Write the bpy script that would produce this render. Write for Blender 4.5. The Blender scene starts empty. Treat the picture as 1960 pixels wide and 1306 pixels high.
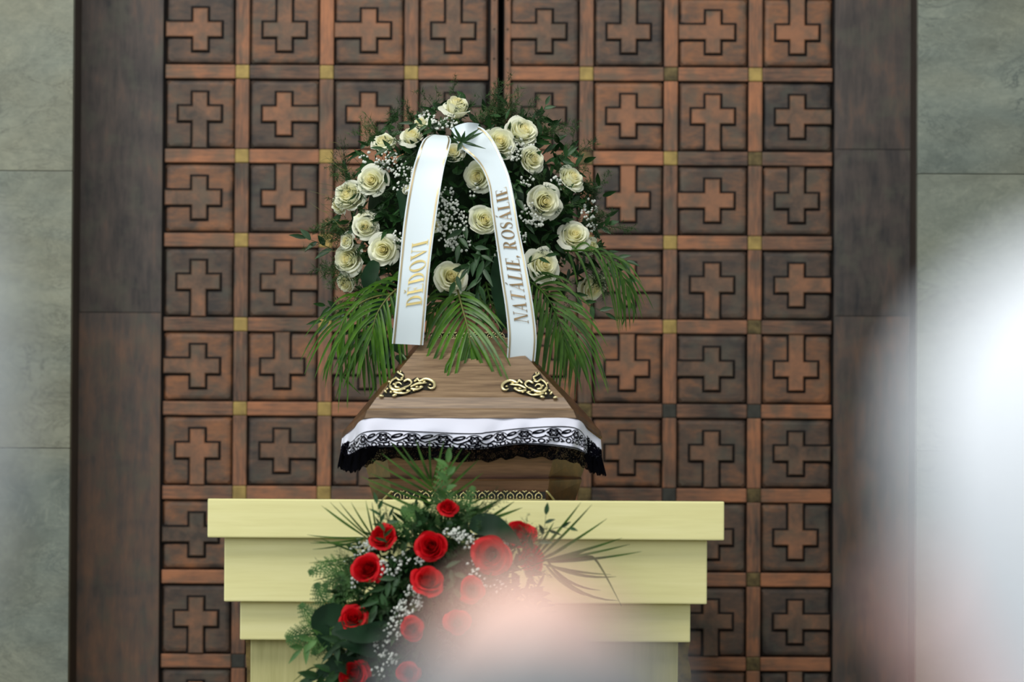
import bpy, bmesh, math, random
from mathutils import Vector, Matrix, noise
random.seed(7)
SC = bpy.context.scene
COL = SC.collection
RAD = math.radians

# ------------------------------------------------------------------ camera, world, lights, exposure
F_PX = 10889.0                       # focal length in pixels of a 1960x1306 frame
CAM = Vector((0.0, -15.56, 1.22))
ROT = Matrix.Rotation(RAD(92.0), 3, 'X') @ Matrix.Rotation(RAD(0.33), 3, 'Z')
cam_data = bpy.data.cameras.new('camera')
cam_data.sensor_width = 36.0
cam_data.lens = F_PX * 36.0 / 1960.0
cam_data.clip_start = 0.05
cam_data.clip_end = 100.0
cam_data.dof.use_dof = True
cam_data.dof.focus_distance = 15.56 + 0.62
cam_data.dof.aperture_fstop = 2.7
cam = bpy.data.objects.new('camera', cam_data)
cam.matrix_world = Matrix.Translation(CAM) @ ROT.to_4x4()
COL.objects.link(cam)
SC.camera = cam

world = bpy.data.worlds.new('hall_light')
SC.world = world
world.use_nodes = True
world.node_tree.nodes['Background'].inputs[0].default_value = (0.86, 0.95, 1.0, 1)
world.node_tree.nodes['Background'].inputs[1].default_value = 0.72

def area(name, loc, target, sx, sy, watts, color):
    d = bpy.data.lights.new(name, 'AREA')
    d.shape = 'RECTANGLE'; d.size = sx; d.size_y = sy; d.energy = watts; d.color = color
    o = bpy.data.objects.new(name, d)
    o.location = loc
    o.rotation_euler = (Vector(target) - Vector(loc)).to_track_quat('-Z', 'Y').to_euler()
    COL.objects.link(o)
    return o
area('skylight_over_the_coffin', (-1.0, -2.4, 5.6), (-0.1, 0.6, 1.4), 3.6, 2.4, 200, (1.0, 0.985, 0.95))
area('window_light_left', (-5.2, -6.0, 3.6), (0.0, 0.8, 1.5), 2.6, 3.0, 150, (0.92, 0.97, 1.0))
area('added_light_behind_the_pews', (-1.6, -16.6, 3.3), (0.2, -12.9, 1.1), 2.0, 2.0, 90, (0.97, 0.98, 1.0))  # unseen area light, added to brighten the backs of the mourners' heads
area('added_light_over_the_pews', (-1.0, -12.4, 4.6), (0.1, -12.7, 1.1), 2.0, 2.0, 120, (0.97, 0.98, 1.0))  # unseen area light, added for the highlight on top of the mourners' heads

SC.view_settings.view_transform = 'Standard'
SC.view_settings.look = 'None'
SC.view_settings.gamma = 1.0
SC.view_settings.use_curve_mapping = False
SC.view_settings.exposure = 0.0

# ------------------------------------------------------------------ helpers
def P(px, py, Y):
    """the point at depth Y that the photograph shows at pixel (px, py)"""
    d = ROT @ Vector(((px - 980.0) / F_PX, -(py - 653.0) / F_PX, -1.0))
    return CAM + d * ((Y - CAM.y) / d.y)

def ray_plane(px, py, a, b, c, off=0.0):
    d = ROT @ Vector(((px - 980.0) / F_PX, -(py - 653.0) / F_PX, -1.0))
    n = (b - a).cross(c - a).normalized()
    if n.dot(d) > 0: n = -n
    a2 = a + n * off
    return CAM + d * ((a2 - CAM).dot(n) / d.dot(n)), n

def lin(c):
    c = c / 255.0
    return c / 12.92 if c <= 0.04045 else ((c + 0.055) / 1.055) ** 2.4
def rgb(r, g, b): return (lin(r), lin(g), lin(b), 1.0)

class MB:
    def __init__(s): s.v = []; s.f = []; s.m = []; s.uv = {}
    def add(s, verts, faces, mi=0):
        o = len(s.v); s.v += [tuple(p) for p in verts]
        for f in faces: s.f.append([i + o for i in f]); s.m.append(mi)
        return o
    def quad(s, a, b, c, d, mi=0): s.add([a, b, c, d], [(0, 1, 2, 3)], mi)
    def box(s, x0, x1, y0, y1, z0, z1, mi=0, bev=0.0):
        if bev <= 0:
            s.add([(x, y, z) for x in (x0, x1) for y in (y0, y1) for z in (z0, z1)],
                  [(0, 1, 3, 2), (4, 6, 7, 5), (0, 4, 5, 1), (2, 3, 7, 6), (0, 2, 6, 4), (1, 5, 7, 3)], mi)
        else:
            bm = bmesh.new(); bmesh.ops.create_cube(bm, size=1)
            for v in bm.verts:
                v.co = Vector((x0 + (v.co.x + .5) * (x1 - x0), y0 + (v.co.y + .5) * (y1 - y0), z0 + (v.co.z + .5) * (z1 - z0)))
            bmesh.ops.bevel(bm, geom=bm.edges[:], offset=bev, segments=2, profile=0.6, affect='EDGES')
            s.bm(bm, mi)
    def bm(s, bm, mi=0, mat=None):
        bm.verts.ensure_lookup_table(); bm.verts.index_update()
        vs = [(mat @ v.co) if mat else v.co.copy() for v in bm.verts]
        s.add(vs, [[v.index for v in f.verts] for f in bm.faces], mi); bm.free()
    def tube(s, pts, r, n=6, mi=0, cap=True):
        pts = [Vector(p) for p in pts]; o = len(s.v); m = len(pts)
        rr = r if isinstance(r, (list, tuple)) else [r] * m
        prev = None
        for i, p in enumerate(pts):
            t = (pts[min(i + 1, m - 1)] - pts[max(i - 1, 0)]).normalized()
            if prev is None: a = t.orthogonal().normalized()
            else:
                a = prev - t * prev.dot(t)
                a = a.normalized() if a.length > 1e-6 else t.orthogonal().normalized()
            prev = a; b = t.cross(a)
            for k in range(n):
                an = 2 * math.pi * k / n
                s.v.append(tuple(p + (a * math.cos(an) + b * math.sin(an)) * rr[i]))
        for i in range(m - 1):
            for k in range(n):
                k2 = (k + 1) % n
                s.f.append([o + i * n + k, o + i * n + k2, o + (i + 1) * n + k2, o + (i + 1) * n + k]); s.m.append(mi)
        if cap:
            s.f.append([o + k for k in range(n)][::-1]); s.m.append(mi)
            s.f.append([o + (m - 1) * n + k for k in range(n)]); s.m.append(mi)
    def grid(s, fn, nu, nv, mi=0):
        o = len(s.v)
        for j in range(nv + 1):
            for i in range(nu + 1): s.v.append(tuple(fn(i / nu, j / nv)))
        for j in range(nv):
            for i in range(nu):
                a = o + j * (nu + 1) + i
                s.f.append([a, a + 1, a + nu + 2, a + nu + 1]); s.m.append(mi)
    def blob(s, c, rx, ry, rz, rot=None, sub=1, mi=0):
        bm = bmesh.new(); bmesh.ops.create_icosphere(bm, subdivisions=sub, radius=1)
        M = Matrix.Translation(Vector(c)) @ (rot.to_4x4() if rot else Matrix.Identity(4)) @ Matrix.Diagonal((rx, ry, rz, 1))
        s.bm(bm, mi, M)
    def mesh(s, name, mats, smooth=False, uvs=None):
        me = bpy.data.meshes.new(name)
        me.from_pydata(s.v, [], s.f); me.update()
        for m in (mats if isinstance(mats, (list, tuple)) else [mats]): me.materials.append(m)
        me.polygons.foreach_set('material_index', s.m)
        if smooth: me.polygons.foreach_set('use_smooth', [True] * len(s.f))
        if uvs:
            ul = me.uv_layers.new(name='UVMap')
            for l in me.loops: ul.data[l.index].uv = uvs[l.vertex_index]
        me.update()
        return me
    def build(s, name, mats, parent=None, smooth=False, loc=None, uvs=None):
        return link(name, s.mesh(name, mats, smooth, uvs), parent, loc)

def link(name, data, parent=None, loc=None):
    o = bpy.data.objects.new(name, data); COL.objects.link(o)
    if parent is not None:
        o.parent = parent
        o.matrix_parent_inverse = WM.get(parent.name, Matrix.Identity(4)).inverted()
    if loc is not None: o.location = loc
    WM[o.name] = Matrix.Translation(Vector(loc)) if loc is not None else Matrix.Identity(4)
    return o
WM = {}
def empty(name, loc):
    o = bpy.data.objects.new(name, None); COL.objects.link(o); o.location = loc
    o.empty_display_size = 0.1
    WM[o.name] = Matrix.Translation(Vector(loc))
    return o
def tag(o, label=None, cat=None, group=None, kind=None):
    if label: o['label'] = label
    if cat: o['category'] = cat
    if group: o['group'] = group
    if kind: o['kind'] = kind
    return o

# ---- materials
def new_mat(name):
    m = bpy.data.materials.new(name); m.use_nodes = True
    nt = m.node_tree; b = nt.nodes['Principled BSDF']
    return m, nt, b
def N(nt, t, **kw):
    n = nt.nodes.new(t)
    for k, v in kw.items():
        if isinstance(k, str) and k.startswith('i_'): n.inputs[k[2:].replace('_', ' ')].default_value = v
        else: setattr(n, k, v)
    return n
def L(nt, a, b): nt.links.new(a, b)
def ramp(nt, fac, stops, interp='LINEAR'):
    r = N(nt, 'ShaderNodeValToRGB'); r.color_ramp.interpolation = interp
    e = r.color_ramp.elements
    while len(e) < len(stops): e.new(0.5)
    for k, (p, c) in enumerate(stops): e[k].position = p; e[k].color = c
    L(nt, fac, r.inputs[0]); return r
def mixc(nt, fac, a, b, mode='MIX'):
    n = N(nt, 'ShaderNodeMix'); n.data_type = 'RGBA'; n.blend_type = mode
    if isinstance(fac, float): n.inputs[0].default_value = fac
    else: L(nt, fac, n.inputs[0])
    for s, k in ((a, 6), (b, 7)):
        if isinstance(s, tuple): n.inputs[k].default_value = s
        else: L(nt, s, n.inputs[k])
    return n.outputs[2]
def math_n(nt, op, a, b=None):
    n = N(nt, 'ShaderNodeMath', operation=op)
    for s, k in ((a, 0), (b, 1)):
        if s is None: continue
        if isinstance(s, (int, float)): n.inputs[k].default_value = s
        else: L(nt, s, n.inputs[k])
    return n.outputs[0]
def coords(nt, scale=(1, 1, 1), kind='Object', rnd=True):
    tc = N(nt, 'ShaderNodeTexCoord'); mp = N(nt, 'ShaderNodeMapping'); mp.inputs['Scale'].default_value = scale
    L(nt, tc.outputs[kind], mp.inputs[0])
    if rnd:
        oi = N(nt, 'ShaderNodeObjectInfo'); vm = N(nt, 'ShaderNodeVectorMath', operation='SCALE')
        cx = N(nt, 'ShaderNodeCombineXYZ')
        for k in range(3): L(nt, oi.outputs['Random'], cx.inputs[k])
        L(nt, cx.outputs[0], vm.inputs[0]); vm.inputs['Scale'].default_value = 37.0
        L(nt, vm.outputs[0], mp.inputs['Location'])
    return mp.outputs[0]
def noise_n(nt, vec, scale, detail=4, rough=0.55, dist=0.0):
    n = N(nt, 'ShaderNodeTexNoise'); n.inputs['Scale'].default_value = scale; n.inputs['Detail'].default_value = detail
    n.inputs['Roughness'].default_value = rough; n.inputs['Distortion'].default_value = dist
    L(nt, vec, n.inputs['Vector']); return n.outputs[0]
def bump(nt, b, h, strength=0.3, dist=0.002):
    n = N(nt, 'ShaderNodeBump'); n.inputs['Strength'].default_value = strength; n.inputs['Distance'].default_value = dist
    L(nt, h, n.inputs['Height']); L(nt, n.outputs[0], b.inputs['Normal'])

def simple(name, color, rough=0.5, metal=0.0, spec=0.5, var=0.0, vscale=20, bmp=0.0, trans=0.0):
    m, nt, b = new_mat(name)
    b.inputs['Roughness'].default_value = rough; b.inputs['Metallic'].default_value = metal
    b.inputs['Specular IOR Level'].default_value = spec
    v = coords(nt); nz = noise_n(nt, v, vscale)
    if var > 0:
        c2 = tuple(max(0, c * (1 - var)) for c in color[:3]) + (1,); c3 = tuple(min(1, c * (1 + var)) for c in color[:3]) + (1,)
        r = ramp(nt, nz, [(0.3, c2), (0.7, c3)]); L(nt, r.outputs[0], b.inputs['Base Color'])
    else: b.inputs['Base Color'].default_value = color
    if bmp > 0: bump(nt, b, nz, bmp)
    if trans > 0:
        t = N(nt, 'ShaderNodeBsdfTranslucent'); t.inputs[0].default_value = color
        mx = N(nt, 'ShaderNodeMixShader'); mx.inputs[0].default_value = trans
        out = nt.nodes['Material Output']
        L(nt, b.outputs[0], mx.inputs[1]); L(nt, t.outputs[0], mx.inputs[2]); L(nt, mx.outputs[0], out.inputs[0])
    return m

def copper(name, stretch, dark, mid, bright, edge=None, b0=0.42, b1=0.72):
    """antique copper: brushed streaks of worn metal through a brown oxide; every piece a little different"""
    m, nt, b = new_mat(name)
    v = coords(nt, stretch); fine = noise_n(nt, v, 15, 8, 0.68, 0.3)
    v2 = coords(nt, (1, 1, 1)); big = noise_n(nt, v2, 7, 3, 0.5, 0.5)
    oi = N(nt, 'ShaderNodeObjectInfo')
    s = math_n(nt, 'ADD', math_n(nt, 'MULTIPLY', fine, 0.55), math_n(nt, 'MULTIPLY', big, 0.45))
    s = math_n(nt, 'ADD', s, math_n(nt, 'MULTIPLY', math_n(nt, 'SUBTRACT', oi.outputs['Random'], 0.5), 0.20))
    r = ramp(nt, s, [(0.33, dark), (b0 + 0.05, mid), (b1 - 0.05, bright)])
    c = r.outputs[0]
    grey = noise_n(nt, coords(nt, (1.3, 1, 1.3)), 11, 3)
    gr = ramp(nt, grey, [(0.5, (0, 0, 0, 1)), (0.68, (1, 1, 1, 1))])
    c = mixc(nt, math_n(nt, 'MULTIPLY', gr.outputs[0], 0.5), c, rgb(84, 84, 72))
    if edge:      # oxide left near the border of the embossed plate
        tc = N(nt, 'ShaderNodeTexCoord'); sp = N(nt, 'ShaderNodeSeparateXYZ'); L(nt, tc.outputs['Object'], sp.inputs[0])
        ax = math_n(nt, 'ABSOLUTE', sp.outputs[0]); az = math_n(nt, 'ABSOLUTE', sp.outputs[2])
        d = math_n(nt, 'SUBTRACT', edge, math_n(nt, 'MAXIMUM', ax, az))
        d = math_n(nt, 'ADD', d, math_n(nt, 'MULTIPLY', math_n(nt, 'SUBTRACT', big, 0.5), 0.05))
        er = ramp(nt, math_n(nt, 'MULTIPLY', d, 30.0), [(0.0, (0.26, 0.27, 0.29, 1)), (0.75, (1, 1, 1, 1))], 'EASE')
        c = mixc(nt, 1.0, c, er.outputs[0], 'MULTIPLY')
    L(nt, c, b.inputs['Base Color'])
    b.inputs['Metallic'].default_value = 0.25
    b.inputs['Roughness'].default_value = 0.55
    bump(nt, b, s, 0.35, 0.002)
    return m

CU_D, CU_M, CU_B = rgb(58, 44, 38), rgb(112, 80, 64), rgb(176, 112, 78)
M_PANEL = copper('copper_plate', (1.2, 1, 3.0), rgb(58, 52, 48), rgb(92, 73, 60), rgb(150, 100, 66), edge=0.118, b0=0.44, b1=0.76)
M_CROSS = copper('copper_cross', (1.5, 1, 1.5), rgb(70, 60, 52), rgb(108, 84, 67), rgb(154, 106, 76))
M_BARH = copper('copper_bar_horizontal', (0.7, 1, 7.0), rgb(64, 54, 48), rgb(116, 85, 66), rgb(172, 114, 78), b1=0.72)
M_BARV = copper('copper_bar_vertical', (7.0, 1, 0.7), rgb(64, 54, 48), rgb(116, 85, 66), rgb(172, 114, 78), b1=0.72)
M_SHEET = copper('copper_sheet', (2.6, 1, 0.45), rgb(44, 43, 44), rgb(80, 71, 66), rgb(130, 96, 74), b0=0.48, b1=0.88)
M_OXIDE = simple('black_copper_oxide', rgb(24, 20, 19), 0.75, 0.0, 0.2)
M_REVEAL = simple('dark_bronze_reveal', rgb(66, 58, 52), 0.6, 0.3, 0.3, 0.25, 4)
M_BRASS = simple('dull_brass', rgb(158, 134, 74), 0.5, 0.3, 0.5, 0.30, 26, 0.2)
M_TARN = simple('tarnished_brass', rgb(98, 84, 52), 0.6, 0.3, 0.4, 0.6, 40, 0.2)
M_BLACKBR = simple('blackened_brass', rgb(58, 58, 52), 0.6, 0.2, 0.4, 0.3, 40, 0.2)

def marble():
    m, nt, b = new_mat('grey_green_marble')
    v = coords(nt, (1, 1, 1.5)); w = noise_n(nt, v, 2.1, 5, 0.6, 1.2)
    base = ramp(nt, w, [(0.3, rgb(98, 106, 98)), (0.5, rgb(120, 128, 118)), (0.72, rgb(142, 148, 134))]).outputs[0]
    n2 = noise_n(nt, coords(nt, (1.0, 1, 2.2)), 4.2, 8, 0.66, 1.8)
    vein = ramp(nt, math_n(nt, 'ABSOLUTE', math_n(nt, 'SUBTRACT', n2, 0.5)), [(0.0, (1, 1, 1, 1)), (0.028, (0, 0, 0, 1))]).outputs[0]
    n4 = noise_n(nt, coords(nt), 3.0, 2)
    gate = ramp(nt, n4, [(0.42, (0, 0, 0, 1)), (0.62, (1, 1, 1, 1))]).outputs[0]
    c = mixc(nt, math_n(nt, 'MULTIPLY', math_n(nt, 'MULTIPLY', vein, gate), 0.8), base, rgb(62, 72, 72))
    n3 = noise_n(nt, coords(nt, (1, 1, 2.0)), 3.1, 8, 0.7, 2.2)
    v3 = ramp(nt, math_n(nt, 'ABSOLUTE', math_n(nt, 'SUBTRACT', n3, 0.47)), [(0.0, (1, 1, 1, 1)), (0.012, (0, 0, 0, 1))]).outputs[0]
    c = mixc(nt, math_n(nt, 'MULTIPLY', v3, 0.25), c, rgb(176, 180, 162))
    n5 = noise_n(nt, coords(nt, (1, 1, 2.4)), 1.1, 3, 0.5, 0.5)
    och = ramp(nt, n5, [(0.40, (0, 0, 0, 1)), (0.62, (1, 1, 1, 1))]).outputs[0]
    c = mixc(nt, math_n(nt, 'MULTIPLY', och, 0.38), c, rgb(140, 132, 102))
    nf = noise_n(nt, coords(nt, (1, 1, 1.6)), 26, 6, 0.7, 1.0)
    c = mixc(nt, 0.55, c, ramp(nt, nf, [(0.3, (0.62, 0.64, 0.64, 1)), (0.55, (1, 1, 1, 1)), (0.75, (1.2, 1.2, 1.15, 1))]).outputs[0], 'MULTIPLY')
    L(nt, c, b.inputs['Base Color']); b.inputs['Roughness'].default_value = 0.38
    b.inputs['Specular IOR Level'].default_value = 0.35
    return m
M_MARBLE = marble()

def wood(name, dark, mid, light, stretch=(0.7, 5, 9), rough=0.38, scale=6, bm=0.2):
    m, nt, b = new_mat(name)
    v = coords(nt, stretch, rnd=False); n1 = noise_n(nt, v, scale, 8, 0.62, 0.35)
    n2 = noise_n(nt, coords(nt, tuple(s * 4 for s in stretch), rnd=False), scale, 3, 0.5)
    s = math_n(nt, 'ADD', math_n(nt, 'MULTIPLY', n1, 0.75), math_n(nt, 'MULTIPLY', n2, 0.25))
    r = ramp(nt, s, [(0.32, dark), (0.5, mid), (0.7, light)])
    L(nt, r.outputs[0], b.inputs['Base Color']); b.inputs['Roughness'].default_value = rough
    bump(nt, b, s, bm, 0.001)
    return m
M_WOOD = wood('brown_coffin_wood', rgb(82, 63, 46), rgb(119, 96, 72), rgb(152, 127, 98), (0.7, 6, 14))
M_WOODB = wood('brown_body_wood_cloth_shade', rgb(72, 48, 38), rgb(98, 68, 54), rgb(124, 90, 72))  # brown darkened: the hanging cloth's shadow is put into the colour
M_WOODS = wood('golden_brown_shaded_side_wood', rgb(48, 27, 12), rgb(80, 48, 22), rgb(116, 76, 38), (6, 0.6, 2.0), 0.3)  # same lacquered wood; the side facets' shade and reflection are put into the colour
M_WOODR = wood('reddish_lid_wood', rgb(92, 58, 46), rgb(140, 96, 80), rgb(170, 124, 104), (0.9, 5, 5))
M_YEL = wood('pale_yellow_painted_wood', rgb(226, 218, 152), rgb(233, 226, 161), rgb(239, 232, 171), (0.5, 2, 9), 0.42, 5, 0.08)
M_YEL2 = wood('pale_yellow_shaded_base_panel', rgb(176, 170, 110), rgb(192, 186, 126), rgb(206, 198, 138), (7, 2, 0.4), 0.5, 5, 0.05)  # the boards' yellow with the shade below the steps painted in
M_STONE = simple('mottled_ochre_stone', rgb(120, 100, 54), 0.6, 0, 0.4, 0.65, 28, 0.4)
M_FLOOR = simple('grey_stone_floor', rgb(120, 116, 108), 0.35, 0, 0.4, 0.1, 3)
M_PLASTER = simple('warm_plaster', rgb(196, 190, 178), 0.8, 0, 0.2, 0.04, 2)
M_PEW = wood('pew_oak', rgb(92, 62, 36), rgb(122, 86, 52), rgb(150, 110, 70), (0.6, 5, 5))
M_GOLD = simple('bright_antique_gold', rgb(240, 226, 174), 0.26, 0.75, 0.6, 0.12, 60)
M_BLACKM = simple('black_metal_backing', rgb(22, 20, 16), 0.4, 0.4)
M_CLOTH = simple('white_satin_cloth', rgb(210, 212, 226), 0.55, 0, 0.3)
M_LACEB = simple('black_lace_thread', rgb(9, 9, 15), 0.9, 0, 0.0)
M_RIB = simple('white_satin_ribbon', rgb(214, 226, 231), 0.42, 0, 0.4)
M_FOIL = simple('gold_foil', rgb(205, 188, 150), 0.28, 0.9, 0.5, 0.2, 12)
M_FOILP = simple('gold_foil_lettering_bright_reflection', rgb(226, 204, 136), 0.30, 0.75, 0.5, 0.15, 14)  # left ribbon: same foil, its bright reflection put into the colour
M_FOILL = simple('gold_foil_lettering_dim_reflection', rgb(150, 126, 92), 0.30, 0.8, 0.5, 0.25, 14)  # right ribbon: same foil, painted darker for its weaker reflection

def lace_net():
    m, nt, b = new_mat('black_lace_net')
    b.inputs['Specular IOR Level'].default_value = 0.0; b.inputs['Base Color'].default_value = rgb(10, 10, 15); b.inputs['Roughness'].default_value = 0.9
    v = N(nt, 'ShaderNodeTexVoronoi'); v.feature = 'DISTANCE_TO_EDGE'; v.inputs['Scale'].default_value = 260
    L(nt, coords(nt, rnd=False), v.inputs['Vector'])
    nz = noise_n(nt, coords(nt, rnd=False), 35, 3)
    th = math_n(nt, 'MULTIPLY', nz, 0.60)
    hole = math_n(nt, 'GREATER_THAN', v.outputs[0], th)
    t = N(nt, 'ShaderNodeBsdfTransparent'); mx = N(nt, 'ShaderNodeMixShader')
    L(nt, hole, mx.inputs[0]); L(nt, b.outputs[0], mx.inputs[1]); L(nt, t.outputs[0], mx.inputs[2])
    L(nt, mx.outputs[0], nt.nodes['Material Output'].inputs[0])
    return m
M_NET = lace_net()

def leafm(name, c1, c2, rough=0.42, trans=0.18, spec=0.45, vs=14):
    m, nt, b = new_mat(name)
    nz = noise_n(nt, coords(nt), vs, 3)
    r = ramp(nt, nz, [(0.35, c1), (0.66, c2)])
    L(nt, r.outputs[0], b.inputs['Base Color']); b.inputs['Roughness'].default_value = rough
    b.inputs['Specular IOR Level'].default_value = spec
    t = N(nt, 'ShaderNodeBsdfTranslucent'); L(nt, r.outputs[0], t.inputs[0])
    mx = N(nt, 'ShaderNodeMixShader'); mx.inputs[0].default_value = trans
    L(nt, b.outputs[0], mx.inputs[1]); L(nt, t.outputs[0], mx.inputs[2]); L(nt, mx.outputs[0], nt.nodes['Material Output'].inputs[0])
    return m
M_RUSC = leafm('dark_green_leaf', rgb(22, 50, 22), rgb(48, 84, 42), 0.42, 0.1, 0.35)
M_FINE = leafm('fine_fern_green', rgb(30, 54, 26), rgb(62, 92, 44), 0.6, 0.2)
M_PALM = leafm('palm_green', rgb(38, 78, 10), rgb(84, 130, 26), 0.34, 0.25)
M_PALM2 = leafm('deep_palm_green', rgb(34, 64, 14), rgb(66, 102, 30), 0.55, 0.2, 0.25)
M_FERN = leafm('fern_green', rgb(52, 92, 42), rgb(92, 136, 66), 0.5, 0.25)
M_BROAD = leafm('glossy_dark_green_leaf', rgb(14, 38, 20), rgb(24, 54, 30), 0.5, 0.05, 0.15)
M_STEM = simple('olive_stem', rgb(96, 98, 46), 0.6)
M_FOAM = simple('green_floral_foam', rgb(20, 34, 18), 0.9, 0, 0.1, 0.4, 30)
M_BREATH = simple('white_gypsophila', rgb(232, 236, 228), 0.7, 0, 0.2, 0.08, 80, trans=0.25)

def rosem(name, inner, mid, outer, tr):
    m, nt, b = new_mat(name)
    tc = N(nt, 'ShaderNodeTexCoord'); sp = N(nt, 'ShaderNodeSeparateXYZ'); L(nt, tc.outputs['Object'], sp.inputs[0])
    d = math_n(nt, 'SQRT', math_n(nt, 'ADD', math_n(nt, 'POWER', sp.outputs[0], 2.0), math_n(nt, 'POWER', sp.outputs[1], 2.0)))
    nz = noise_n(nt, coords(nt), 2.5, 2)
    d = math_n(nt, 'ADD', d, math_n(nt, 'MULTIPLY', math_n(nt, 'SUBTRACT', nz, 0.5), 0.3))
    r = ramp(nt, d, [(0.05, inner), (0.5, mid), (0.9, outer)])
    L(nt, r.outputs[0], b.inputs['Base Color']); b.inputs['Roughness'].default_value = 0.6
    b.inputs['Specular IOR Level'].default_value = 0.25
    t = N(nt, 'ShaderNodeBsdfTranslucent'); L(nt, r.outputs[0], t.inputs[0])
    mx = N(nt, 'ShaderNodeMixShader'); mx.inputs[0].default_value = tr
    L(nt, b.outputs[0], mx.inputs[1]); L(nt, t.outputs[0], mx.inputs[2]); L(nt, mx.outputs[0], nt.nodes['Material Output'].inputs[0])
    return m
M_WROSE = rosem('cream_white_petal', rgb(255, 249, 208), rgb(254, 254, 230), rgb(252, 254, 236), 0.45)
M_RROSE = rosem('crimson_petal', rgb(186, 8, 18), rgb(212, 10, 24), rgb(218, 14, 28), 0.35)

# ------------------------------------------------------------------ the setting
YD = 2.45                                    # plane of the doors
def dx(px): return P(px, 653, YD).x
def dz(py): return P(980, py, YD).z
PITCH = 161.2 / (F_PX / (YD - CAM.y))       # door grid pitch in metres
rows = [dz(140.5 + 161.2 * k) for k in range(-1, 10)]   # centre heights of the horizontal bars
U = PITCH / 0.2748                        # size of the door pieces relative to the pitch they were drawn for
def sized(m):
    m.v = [(p[0] * U, p[1], p[2] * U) for p in m.v]; return m
BAR = 0.0245                                # half width of a bar
sheet_top, sheet_bot = rows[0] + BAR, 0.0

def cross_mesh(long_len):
    """raised cross, long arm along +x; dark oxide flange round its foot"""
    a, s = 0.0242, 0.0695
    pts = [(s * -1, -a), (-a, -a), (-a, -s), (a, -s), (a, -a), (long_len, -a), (long_len, a), (a, a), (a, s), (-a, s), (-a, a), (-s, a)]
    def grow(g):
        out = []
        for i, p in enumerate(pts):
            p0 = Vector(pts[i - 1]); p1 = Vector(p); p2 = Vector(pts[(i + 1) % 12])
            e1 = (p1 - p0).normalized(); e2 = (p2 - p1).normalized()
            n1 = Vector((e1.y, -e1.x)); n2 = Vector((e2.y, -e2.x))
            q = p1 + (n1 + n2) * g
            if q.x > long_len: q.x = long_len
            out.append(q)
        return out
    m = MB(); rings = [(0.0085, 0.0), (0.0050, -0.0015), (0.0010, -0.0015), (0.0, -0.010), (-0.003, -0.0125)]
    idx = []
    for g, y in rings:
        o = len(m.v); m.v += [(q.x, y, q.y) for q in grow(g)]; idx.append(o)
    for k in range(len(rings) - 1):
        for i in range(12):
            j = (i + 1) % 12
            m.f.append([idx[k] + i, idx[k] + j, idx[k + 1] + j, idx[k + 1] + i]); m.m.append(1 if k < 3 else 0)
    t = idx[-1]
    for f in ([0, 1, 10, 11], [1, 2, 3, 4, 7, 8, 9, 10], [4, 5, 6, 7]):
        m.f.append([t + i for i in f]); m.m.append(0)
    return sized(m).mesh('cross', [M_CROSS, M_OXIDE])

def plate_mesh():
    h, m = 0.1135, MB()
    rings = [(h, 0.0), (h - 0.002, -0.004), (h - 0.008, -0.0105), (h - 0.018, -0.012)]
    idx = []
    for r, y in rings:
        o = len(m.v); c = 0.006 + (h - r) * 0.5
        m.v += [(x, y, z) for x, z in ((-r + c, -r), (r - c, -r), (r, -r + c), (r, r - c), (r - c, r), (-r + c, r), (-r, r - c), (-r, -r + c))]
        idx.append(o)
    for k in range(3):
        for i in range(8):
            j = (i + 1) % 8
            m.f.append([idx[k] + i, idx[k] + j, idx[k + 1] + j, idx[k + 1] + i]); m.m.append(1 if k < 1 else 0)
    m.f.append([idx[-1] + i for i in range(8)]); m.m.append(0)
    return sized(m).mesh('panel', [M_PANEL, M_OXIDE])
def bar_mesh(hx, hz, mat, name):
    m = MB(); b = 0.0035
    m.box(-hx, hx, -0.017, 0.0, -hz, hz, 0, b)
    return sized(m).mesh(name, mat)
PLATE = plate_mesh()
CROSS = cross_mesh(0.1125)
HB = bar_mesh(0.1145, 0.0225, M_BARH, 'bar'); VB = bar_mesh(0.0225, 0.1145, M_BARV, 'bar')
SQ = {k: bar_mesh(0.0222, 0.0222, m, 'brass_square') for k, m in (('b', M_BRASS), ('t', M_TARN), ('k', M_BLACKBR))}
DARKSQ = {(0, 0, 7): 'k', (1, 1, 0): 't', (1, 0, 1): 't', (1, 2, 1): 't', (1, 0, 3): 't', (1, 2, 3): 't', (1, 0, 4): 't', (1, 1, 4): 'k', (1, 2, 4): 'k',
          (1, 0, 5): 't', (1, 1, 5): 'k', (1, 2, 5): 't', (1, 2, 6): 't', (1, 2, 7): 't', (1, 1, 6): 'k', (1, 1, 7): 't'}

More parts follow.
